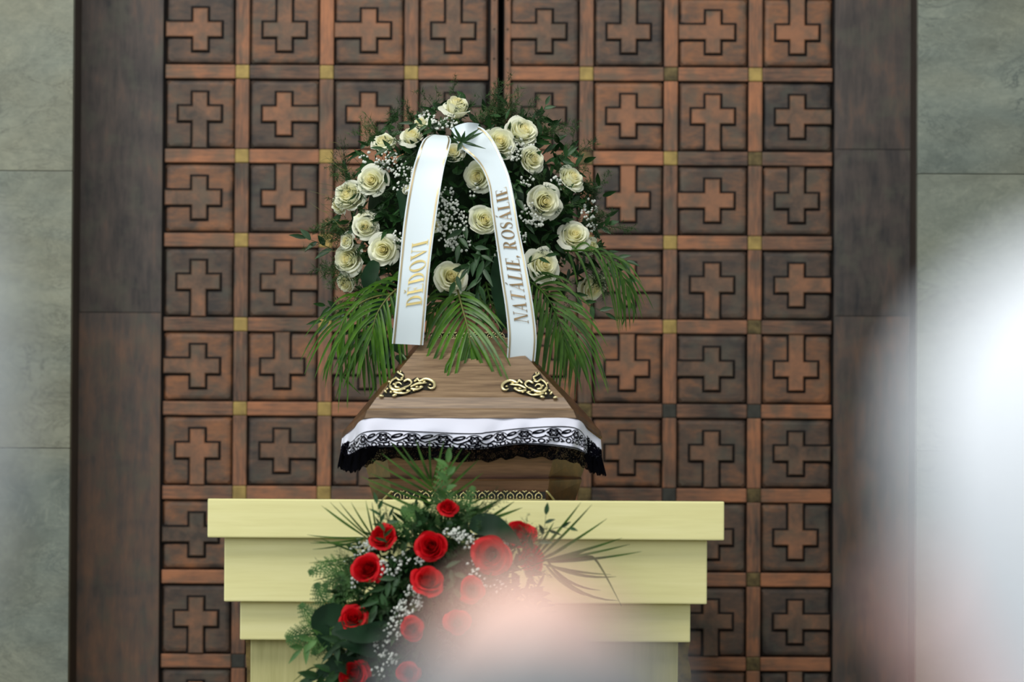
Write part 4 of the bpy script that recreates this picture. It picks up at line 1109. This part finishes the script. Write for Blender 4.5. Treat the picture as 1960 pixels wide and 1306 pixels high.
fan(900, 1010, 960, 950, 8, 34, -0.5, nl=0.010, needles=60); fan(880, 1010, 920, 940, 6, 30, -0.5, nl=0.01, needles=60)
fan(740, 1010, 730, 960, 4, 20, -0.5, nl=0.008, needles=50); fan(1000, 1060, 1030, 1000, 4, 24, -0.5, nl=0.01)
fan(690, 1080, 630, 1060, 5, 30, -0.5, nl=0.01, needles=60); fan(680, 1110, 620, 1120, 5, 30, -0.5, nl=0.01, needles=60)
o = m.build('asparagus_fern', M_FINE, rb); tag(o, kind='stuff')
rroses = [(856, 974, 20, 3, (0, -.9, .5)), (732, 1026, 25, 0, (-.3, -.9, .3)), (824, 1045, 27, 1, (-.1, -1, .2)), (997, 1019, 27, 2, (.2, -.8, .5)), (941, 1063, 34, 1, (.1, -1, .1)),
          (1019, 1071, 24, 0, (.4, -.9, .1)), (702, 1087, 27, 0, (-.2, -1, .2)), (821, 1110, 28, 2, (0, -1, .25)), (904, 1128, 22, 0, (.1, -1, .1)), (676, 1185, 26, 2, (-.3, -.9, .2)),
          (790, 1203, 21, 1, (0, -1, 0)), (874, 1190, 22, 0, (0, -1, 0)), (675, 1290, 27, 0, (-.3, -.9, .2)), (780, 1288, 20, 1, (0, -1, 0))]
for i, (px, py, r, k, f) in enumerate(rroses):
    f = Vector(f) + Vector((rnd.uniform(-.25, .25), 0, rnd.uniform(-.1, .35)))
    place_rose(rb, RR_, Rr.surf(px, py, 0.05), r / 720.0 * 1.08, f, k, rnd.uniform(0, 6.28))
ms, mst = MB(), MB()
for (cx, cy, rx, ry, c) in [(690, 1048, 20, 18, 40), (672, 1080, 14, 16, 22), (715, 1045, 14, 10, 16), (745, 1085, 24, 20, 34), (770, 1070, 16, 14, 14), (870, 1022, 24, 12, 42), (895, 1035, 20, 16, 34),
                            (905, 1085, 14, 18, 14), (958, 1030, 20, 8, 20), (970, 1045, 10, 20, 14), (905, 1110, 16, 16, 10), (940, 1120, 30, 14, 18), (788, 1155, 24, 20, 46), (765, 1180, 18, 20, 40), (752, 1210, 18, 18, 34),
                            (730, 1240, 20, 20, 30), (745, 1262, 20, 14, 20), (722, 1290, 14, 14, 12), (640, 1290, 14, 18, 20), (800, 1075, 12, 10, 12), (785, 1130, 14, 8, 10), (680, 1115, 12, 14, 10)]:
    breath_cluster(ms, mst, Rr.surf, cx, cy, rx, ry, c, rnd, 0.022)
o = ms.build('gypsophila', M_BREATH, rb, smooth=True); tag(o, kind='stuff')
o = mst.build('gypsophila_stems', M_FERN, rb); tag(o, kind='stuff')

# palm fans of the red spray
Yf = -0.48
explicit_frond(rb, [(850, 1040, Yf), (835, 960, Yf - .02), (824, 918, Yf - .03)],
               [(826, 925, 822, 842, Yf, Yf, .02), (826, 925, 796, 842, Yf, Yf, .03), (827, 930, 768, 852, Yf, Yf, .03), (828, 935, 748, 846, Yf, Yf, .02), (829, 940, 730, 868, Yf, Yf, .02), (830, 948, 712, 880, Yf, Yf, .03),
                (832, 958, 706, 905, Yf, Yf, .02), (834, 966, 690, 912, Yf, Yf, .03), (836, 990, 700, 925, Yf, Yf, .03), (840, 1005, 706, 950, Yf, Yf, .03), (828, 925, 850, 842, Yf, Yf, -.02), (829, 930, 870, 848, Yf, Yf, -.02),
                (830, 938, 885, 858, Yf, Yf, -.02), (832, 945, 900, 866, Yf, Yf, -.02), (834, 955, 916, 880, Yf, Yf, -.02), (838, 968, 925, 905, Yf, Yf, -.02), (842, 985, 944, 945, Yf, Yf, -.04), (846, 1000, 955, 965, Yf, Yf, -.04)], 5.0, M_PALM2)
explicit_frond(rb, [(790, 1050, Yf), (735, 1040, Yf), (690, 1030, Yf)],
               [(700, 1028, 615, 968, Yf, Yf, .04), (705, 1028, 632, 962, Yf, Yf, .03), (702, 1030, 622, 972, Yf, Yf, .02), (708, 1030, 650, 962, Yf, Yf, .02), (712, 1026, 672, 962, Yf, Yf, .02), (716, 1030, 700, 958, Yf, Yf, .01),
                (700, 1029, 588, 1024, Yf, Yf, .06), (700, 1031, 594, 1040, Yf, Yf, .05), (695, 1033, 598, 1052, Yf, Yf, .07), (690, 1045, 600, 1036, Yf, Yf, .02), (690, 1064, 592, 1078, Yf, Yf, .04), (688, 1060, 612, 1030, Yf, Yf, .02),
                (690, 1085, 600, 1112, Yf, Yf, .03), (722, 1022, 712, 962, Yf, Yf, .02), (730, 1022, 728, 966, Yf, Yf, .02)], 3.2, M_PALM2)
explicit_frond(rb, [(930, 1110, Yf), (1010, 1085, Yf), (1048, 1072, Yf)],
               [(1030, 1062, 1112, 962, Yf, Yf, -.02), (1034, 1066, 1133, 966, Yf, Yf, -.03), (1040, 1070, 1162, 993, Yf, Yf, -.03), (1046, 1072, 1191, 1030, Yf, Yf, -.03), (1046, 1074, 1206, 1042, Yf, Yf, -.03), (1048, 1076, 1228, 1056, Yf, Yf, -.04),
                (1040, 1072, 1122, 1054, Yf, Yf, -.10), (1036, 1070, 1092, 1042, Yf, Yf, -.04), (1050, 1080, 1180, 1104, Yf, Yf, -.14), (1050, 1078, 1150, 1130, Yf, Yf, -.22), (1050, 1076, 1185, 1150, Yf, Yf, -.26), (1044, 1080, 1120, 1140, Yf, Yf, -.14),
                (1040, 1080, 1170, 1100, Yf, Yf, -.06), (1024, 1060, 1060, 1000, Yf, Yf, -.02)], 5.4, M_PALM2)
strip_leaf('grass_blade', spline([P(1060, 1076, Yf), P(1120, 1066, Yf), P(1145, 1078, Yf), P(1190, 1160, Yf)], 12), 5 / 700, M_PALM2, rb)
strip_leaf('grass_blade', spline([P(640, 1290, Yf), P(600, 1278, Yf), P(560, 1306, Yf)], 12), 3 / 700, M_PALM2, rb)
explicit_frond(rb, [(850, 1040, Yf + .03), (900, 990, Yf + .03), (925, 960, Yf + .03)],
               [(905, 985, 960, 955, Yf, Yf, -.02), (895, 995, 948, 962, Yf, Yf, -.02), (890, 990, 905, 945, Yf, Yf, -.02), (905, 1005, 1000, 972, Yf, Yf, -.02), (915, 1005, 985, 960, Yf, Yf, -.02)], 6.0, M_PALM2)
# leather-leaf ferns: toothed pinnae
def fern(parent, pts, n, Lp, seed, mat=M_FERN):
    rn = random.Random(seed); R = spline([P(*q) for q in pts], 16); m = MB(); m.tube(R, 0.0012, 4)
    for i in range(n):
        t = i / (n - 1); k = min(int(t * 16), 15); b = R[k].lerp(R[k + 1], t * 16 - k); T = (R[k + 1] - R[k]).normalized(); S = T.cross(Vector((0, -1, 0))).normalized()
        ln = Lp / 700 * (1 - 0.85 * t) * (0.75 + 0.25 * min(1, t * 6))
        for sd in (-1, 1):
            d = (T * 0.62 + S * sd * 0.8 + Vector((0, rn.uniform(-.15, .1), 0))).normalized(); nt_ = max(3, int(ln / 0.006)); w = ln * 0.16 + 0.002
            s2 = d.cross(Vector((0, -1, 0))).normalized()
            for j in range(nt_):      # separate little lobes along the pinna
                f = (j + 0.5) / nt_; c = b + d * ln * f - Vector((0, 0, 0.15 * ln * f * f)); ww = w * (1.1 - f)
                for s3 in (-1, 1):
                    leaf_into(m, c, d * 0.6 + s2 * s3, ww * 1.5 + 0.0012, 0.0045 * (1.2 - f), Vector((0, -1, .1)), 0.05, 0.1, 2)
            leaf_into(m, b, d, ln, 0.0035, Vector((0, -1, 0)), 0.15, 0.1, 3)
    return m.build('fern_frond', mat, parent, smooth=True)
fern(rb, [(690, 1110, Yf), (640, 1082, Yf - .02), (595, 1096, Yf - .02)], 12, 46, 1)
fern(rb, [(700, 1130, Yf), (655, 1105, Yf - .02), (622, 1122, Yf - .02)], 12, 42, 2)
fern(rb, [(660, 1200, Yf), (620, 1150, Yf - .03), (607, 1120, Yf - .03)], 12, 46, 3, M_FERN)
fern(rb, [(660, 1215, Yf), (610, 1195, Yf - .03), (578, 1160, Yf - .03)], 12, 56, 4)
fern(rb, [(660, 1218, Yf), (590, 1215, Yf - .03), (552, 1222, Yf - .03)], 12, 60, 5)
fern(rb, [(650, 1200, Yf), (615, 1225, Yf - .03), (602, 1250, Yf - .03)], 10, 44, 6)
fern(rb, [(850, 1020, Yf), (852, 960, Yf - .04), (845, 890, Yf - .04)], 14, 56, 7)
fern(rb, [(880, 1010, Yf), (890, 970, Yf - .04), (905, 935, Yf - .04)], 10, 40, 8)
fern(rb, [(830, 1010, Yf), (800, 985, Yf - .04), (772, 975, Yf - .04)], 12, 46, 9)
fern(rb, [(820, 1030, Yf), (785, 1010, Yf - .04), (750, 1008, Yf - .04)], 10, 40, 10)
fern(rb, [(700, 1160, Yf), (665, 1130, Yf - .03), (655, 1100, Yf - .03)], 10, 40, 11)
SP = [([(850, 960, -.56), (856, 920, -.57), (858, 885, -.57)], 6, .045, .018), ([(735, 1010, -.55), (728, 990, -.56), (722, 965, -.56)], 5, .035, .010), ([(740, 1040, -.6), (735, 1020, -.6), (745, 990, -.6)], 5, .034, .010),
      ([(1015, 1055, -.55), (1038, 1028, -.56), (1045, 985, -.56)], 5, .036, .012), ([(690, 1290, -.56), (640, 1285, -.58), (600, 1300, -.58)], 7, .07, .022), ([(700, 1240, -.6), (660, 1225, -.6), (640, 1240, -.6)], 6, .05, .018),
      ([(640, 1225, -.56), (600, 1225, -.57), (575, 1245, -.57)], 7, .045, .015), ([(770, 1100, -.6), (740, 1120, -.6), (720, 1160, -.6)], 7, .05, .017), ([(850, 1085, -.62), (870, 1100, -.62), (865, 1140, -.62)], 6, .045, .015),
      ([(1000, 1045, -.55), (1060, 1012, -.55), (1090, 1012, -.55)], 4, .03, .009)]
for i, (pts, n, ll, lw) in enumerate(SP): ruscus(rb, pts, n, ll, lw, 300 + i, M_FERN if i in (0, 6) else None)
for pts, w in [([(900, 1000, -.52), (950, 1010, -.56), (1000, 1045, -.56)], 44), ([(660, 1170, -.55), (615, 1190, -.57), (630, 1250, -.57)], 44), ([(640, 1200, -.58), (690, 1230, -.6), (720, 1260, -.6)], 50), ([(750, 1200, -.6), (690, 1215, -.62), (640, 1210, -.62)], 36),
               ([(860, 1290, -.6), (820, 1230, -.63), (830, 1170, -.62)], 40), ([(690, 1290, -.56), (650, 1270, -.58), (590, 1306, -.58)], 36)]:
    broad(rb, pts, w)
# stand that carries the spray (below the frame)
st = empty('flower_stand', (c0.x, -0.38, 0)); tag(st, 'low black metal stand under the red rose spray', 'stand')
m = MB(); m.tube([(c0.x, -0.40, 0.62), (c0.x, -0.40, c0.z - 0.30)], 0.012, 8); m.tube([(c0.x, -0.40, 0.02), (c0.x, -0.40, 0.62)], 0.012, 8); m.build('pole', M_BLACKM, st)
for a in (90, 210, 330):
    m = MB(); ca, sa = math.cos(RAD(a)), math.sin(RAD(a))
    m.tube([(c0.x, -0.40, 0.30), (c0.x + 0.12 * ca, -0.40 + 0.12 * sa, 0.10), (c0.x + 0.2 * ca, -0.40 + 0.2 * sa, 0.008)], 0.008, 6); m.build('leg', M_BLACKM, st)

# ------------------------------------------------------------------ mourners in the pews, seen from behind
def remesh(verts_mb, voxel, name, mat, parent, smooth_it=6):
    me = verts_mb.mesh(name + '_src', mat)
    o = bpy.data.objects.new(name + '_src', me); COL.objects.link(o)
    r = o.modifiers.new('r', 'REMESH'); r.mode = 'VOXEL'; r.voxel_size = voxel; r.use_smooth_shade = True
    s = o.modifiers.new('s', 'SMOOTH'); s.factor = 0.5; s.iterations = smooth_it
    dg = bpy.context.evaluated_depsgraph_get(); ev = o.evaluated_get(dg)
    nm = bpy.data.meshes.new_from_object(ev); nm.name = name
    bpy.data.objects.remove(o); bpy.data.meshes.remove(me)
    nm.materials.clear(); nm.materials.append(mat)
    for p in nm.polygons: p.use_smooth = True
    n = bpy.data.objects.new(name, nm); COL.objects.link(n); n.parent = parent
    return n
def limb(m, a, b, ra, rb, n=7):
    a, b = Vector(a), Vector(b)
    for i in range(n + 1):
        t = i / n; r = ra + (rb - ra) * t; m.blob(a.lerp(b, t), r, r, r, None, 2)

def person(loc, head_top, yaw_head, skin, shirt, hairmat, hair_style, label, sc=1.0, trousers=None):
    """seated adult facing the coffin (+y); loc is the seat point, head_top the height of the crown"""
    root = empty('person', loc); tag(root, label, 'person')
    seat = 0.46 - loc[2]; H = head_top - loc[2]
    hc = Vector((0, 0.03, H - 0.115)); neck = Vector((0, 0.0, H - 0.27)); sh = H - 0.32
    RH = Matrix.Rotation(yaw_head, 3, 'Z')
    def hp(x, y, z): return hc + RH @ Vector((x, y, z))
    b = MB()
    b.blob(hp(0, -0.012, 0.012), 0.077, 0.093, 0.103, RH, 3)                       # skull
    b.blob(hp(0, 0.035, -0.045), 0.056, 0.055, 0.072, RH, 3)                       # face and jaw
    b.blob(hp(0, 0.062, -0.092), 0.028, 0.022, 0.022, RH, 2)                       # chin
    b.blob(hp(0, 0.076, 0.012), 0.038, 0.012, 0.013, RH, 2)                        # brow
    for t in range(4): b.blob(hp(0, 0.088 + 0.006 * t, 0.0 - 0.012 * t), 0.008 + 0.0016 * t, 0.010, 0.012, RH, 2)   # nose
    b.blob(hp(0, 0.088, -0.062), 0.022, 0.009, 0.006, RH, 2); b.blob(hp(0, 0.085, -0.074), 0.019, 0.009, 0.007, RH, 2)  # lips
    for sx in (-1, 1):
        b.blob(hp(sx * 0.036, 0.078, -0.028), 0.018, 0.014, 0.016, RH, 2)         # cheek
        b.blob(hp(sx * 0.079, -0.004, -0.012), 0.009, 0.018, 0.031, RH @ Matrix.Rotation(RAD(sx * -20), 3, 'Z'), 2)   # ear
    limb(b, hc + Vector((0, -0.015, -0.07)), neck, 0.058, 0.062)
    limb(b, neck, (0, -0.01, sh + 0.01), 0.064, 0.085)
    hipz = seat + 0.09
    for i in range(9):
        t = i / 8; z = sh - 0.06 + (hipz - sh + 0.06) * t; w = 0.165 - 0.03 * math.sin(math.pi * t) + 0.0 * t
        b.blob((0, -0.005 - 0.02 * math.sin(math.pi * t), z), w * 0.93, 0.105, 0.085, None, 3)
    for sx in (-1, 1):
        limb(b, (0, -0.01, sh + 0.0), (sx * 0.165, -0.01, sh - 0.03), 0.06, 0.055)
        el = (sx * 0.215, 0.05, sh - 0.32); wr = (sx * 0.09, 0.27, seat + 0.17)
        limb(b, (sx * 0.175, -0.005, sh - 0.04), el, 0.050, 0.038, 10); limb(b, el, wr, 0.038, 0.025, 10)
        hd = Vector((sx * 0.06, 0.31, seat + 0.155)); b.blob(hd, 0.040, 0.045, 0.016, None, 2); limb(b, wr, hd, 0.024, 0.022, 4)
        for q in range(4):
            ln = (0.062, 0.072, 0.068, 0.052)[q]; x = hd.x + sx * (0.027 - 0.018 * q)
            limb(b, (x, hd.y + 0.035, hd.z), (x - sx * 0.004, hd.y + 0.035 + ln * 0.6, hd.z - 0.006), 0.0098, 0.0092, 5)
            limb(b, (x - sx * 0.004, hd.y + 0.035 + ln * 0.6, hd.z - 0.006), (x - sx * 0.006, hd.y + 0.035 + ln * 0.85, hd.z - 0.026), 0.0092, 0.0084, 4)
        limb(b, (hd.x - sx * 0.030, hd.y - 0.005, hd.z), (hd.x - sx * 0.056, hd.y + 0.035, hd.z + 0.002), 0.0115, 0.0095, 5)
        hip = (sx * 0.085, 0.02, hipz - 0.02); kn_ = (sx * 0.11, 0.46, hipz + 0.0); an = (sx * 0.11, 0.47, 0.09)
        limb(b, hip, kn_, 0.078, 0.056, 12); limb(b, kn_, an, 0.054, 0.036, 12)
        b.blob((sx * 0.11, 0.53, 0.045), 0.045, 0.125, 0.042, None, 3)
    body_ = remesh(b, 0.0085, 'body', skin, root)
    # clothing: follows the torso and arms, open at the neck
    c = MB()
    for i in range(9):
        t = i / 8; z = sh - 0.06 + (hipz - sh + 0.05) * t; w = 0.175 - 0.03 * math.sin(math.pi * t)
        c.blob((0, -0.005 - 0.02 * math.sin(math.pi * t), z), w * 0.95, 0.118, 0.09, None, 3)
    for sx in (-1, 1):
        limb(c, (0, -0.012, sh + 0.012), (sx * 0.165, -0.01, sh - 0.028), 0.074, 0.066)
        el = (sx * 0.215, 0.05, sh - 0.32); wr = (sx * 0.098, 0.25, seat + 0.175)
        limb(c, (sx * 0.175, -0.005, sh - 0.04), el, 0.062, 0.050, 10); limb(c, el, wr, 0.050, 0.036, 10)
    col_ = [Vector((0.082 * math.cos(a), -0.008 + 0.078 * math.sin(a), sh + 0.058)) for a in [2 * math.pi * i / 16 for i in range(16)]]
    for p in col_: c.blob(p, 0.018, 0.018, 0.030, None, 1)
    remesh(c, 0.010, 'jacket', shirt, root)
    tr = MB()
    tr.blob((0, 0.0, hipz - 0.01), 0.165, 0.125, 0.095, None, 3)
    for sx in (-1, 1):
        limb(tr, (sx * 0.085, 0.02, hipz - 0.015), (sx * 0.11, 0.46, hipz), 0.090, 0.068, 12); limb(tr, (sx * 0.11, 0.46, hipz), (sx * 0.11, 0.47, 0.12), 0.066, 0.055, 12)
    remesh(tr, 0.012, 'trousers', trousers, root)
    # hair: a shell whose hairline runs round the head; polar angles from the crown, azimuth from the face
    h = MB(); nu, nv = 72, 26
    def tab(x, t):
        for (x0, y0), (x1, y1) in zip(t[:-1], t[1:]):
            if x <= x1:
                f = max(0.0, (x - x0) / (x1 - x0)); f = f * f * (3 - 2 * f); return y0 + (y1 - y0) * f
        return t[-1][1]
    full = hair_style == 'full'
    def hfn(u, v):
        az = (u * 360.0 - 180.0) if full else (64 + u * (360 - 128)); a = abs((az + 180) % 360 - 180)
        if full: lo, hi = 0.0, tab(a, [(0, 58), (40, 76), (62, 112), (88, 144), (180, 150)])
        else: lo, hi = tab(a, [(0, 86), (66, 84), (90, 66), (180, 60)]), tab(a, [(0, 92), (66, 94), (90, 112), (115, 132), (180, 138)])
        ph = RAD(lo + (hi - lo) * v); t = RAD(az + 90)
        d = Vector((math.sin(ph) * math.cos(t), math.sin(ph) * math.sin(t), math.cos(ph)))
        g = 1.0 + (0.15 if full else 0.06) * (0.35 + 0.65 * min(1, 4 * (1 - v), 1 if full else 4 * v + 0.2)) + 0.035 * noise.noise(d * 4 + Vector((3, 1, 2))) + 0.012 * noise.noise(Vector((d.x * 22, d.y * 22, d.z * 3)))
        lng = 1.0 + (0.55 * max(0.0, -d.z) if full else 0.0)
        return hp(d.x * 0.078 * g, -0.012 + d.y * 0.094 * g, 0.012 + d.z * 0.104 * g * lng)
    h.grid(hfn, nu, nv)
    ho = bpy.data.objects.new('hair', h.mesh('hair', hairmat, True)); COL.objects.link(ho); ho.parent = root
    sm = ho.modifiers.new('thickness', 'SOLIDIFY'); sm.thickness = 0.008; sm.offset = -1
    for sx in (-1, 1):
        e = MB(); e.blob(hp(sx * 0.032, 0.0715, -0.006), 0.0105, 0.0105, 0.0085, None, 2)
        eo = bpy.data.objects.new('eye', e.mesh('eye', M_EYE, True)); COL.objects.link(eo); eo.parent = root
    return root
M_EYE = simple('eye', rgb(225, 222, 215), 0.2)
M_SKIN = simple('pink_skin', rgb(234, 190, 172), 0.34, 0, 0.45, 0.06, 20)
M_SKIN2 = simple('fair_pink_skin', rgb(228, 188, 180), 0.5, 0, 0.4, 0.05, 20)
M_HAIRG = simple('grey_hair', rgb(150, 150, 150), 0.7, 0, 0.3, 0.3, 60)
M_HAIRW = simple('white_hair', rgb(232, 236, 240), 0.6, 0, 0.3, 0.06, 60)
M_DARKJ = simple('dark_grey_jacket', rgb(58, 58, 62), 0.8, 0, 0.2)
M_PALEJ = simple('pale_blue_grey_jacket', rgb(196, 204, 214), 0.8, 0, 0.2)
M_BROWNJ = simple('brown_jacket', rgb(120, 106, 84), 0.8, 0, 0.2)
M_TROU = simple('black_trousers', rgb(30, 30, 34), 0.85, 0, 0.2)
dY = lambda d: CAM.y + d
def at_head(px, py, d): return P(px, py, dY(d))
hb = at_head(1012, 1080, 3.6); hr = at_head(2118, 550, 2.6); hl = at_head(-418, 330, 2.55)
person((hb.x, hb.y - 0.03, 0), hb.z, 0.15, M_SKIN, M_DARKJ, M_HAIRG, 'fringe', 'balding person seen from behind at the bottom of the picture, out of focus', 1.0, M_TROU)
person((hr.x, hr.y - 0.03, 0), hr.z, 0.95, M_SKIN2, M_PALEJ, M_HAIRW, 'full', 'person with bright white hair at the right edge, strongly out of focus', 1.0, M_TROU)
person((hl.x, hl.y - 0.03, 0), hl.z, 0.0, M_SKIN2, M_BROWNJ, M_HAIRW, 'full', 'person with white hair at the left edge, only a pale blur in view', 1.0, M_TROU)
def pew(y, label):
    r = empty('bench', (0, y, 0)); tag(r, label, 'bench')
    m = MB(); m.box(-1.1, 1.1, y - 0.20, y + 0.22, 0.42, 0.455, 0, 0.006); m.build('seat', M_PEW, r)
    for x in (-1.08, 1.05):
        m = MB(); m.box(x, x + 0.03, y - 0.24, y + 0.20, 0.0, 0.42, 0, 0.004); m.build('leg', M_PEW, r)
pew(hb.y - 0.03, 'oak bench under the balding person, below the frame')
pew(hr.y - 0.03, 'oak bench under the two white-haired people, below the frame')
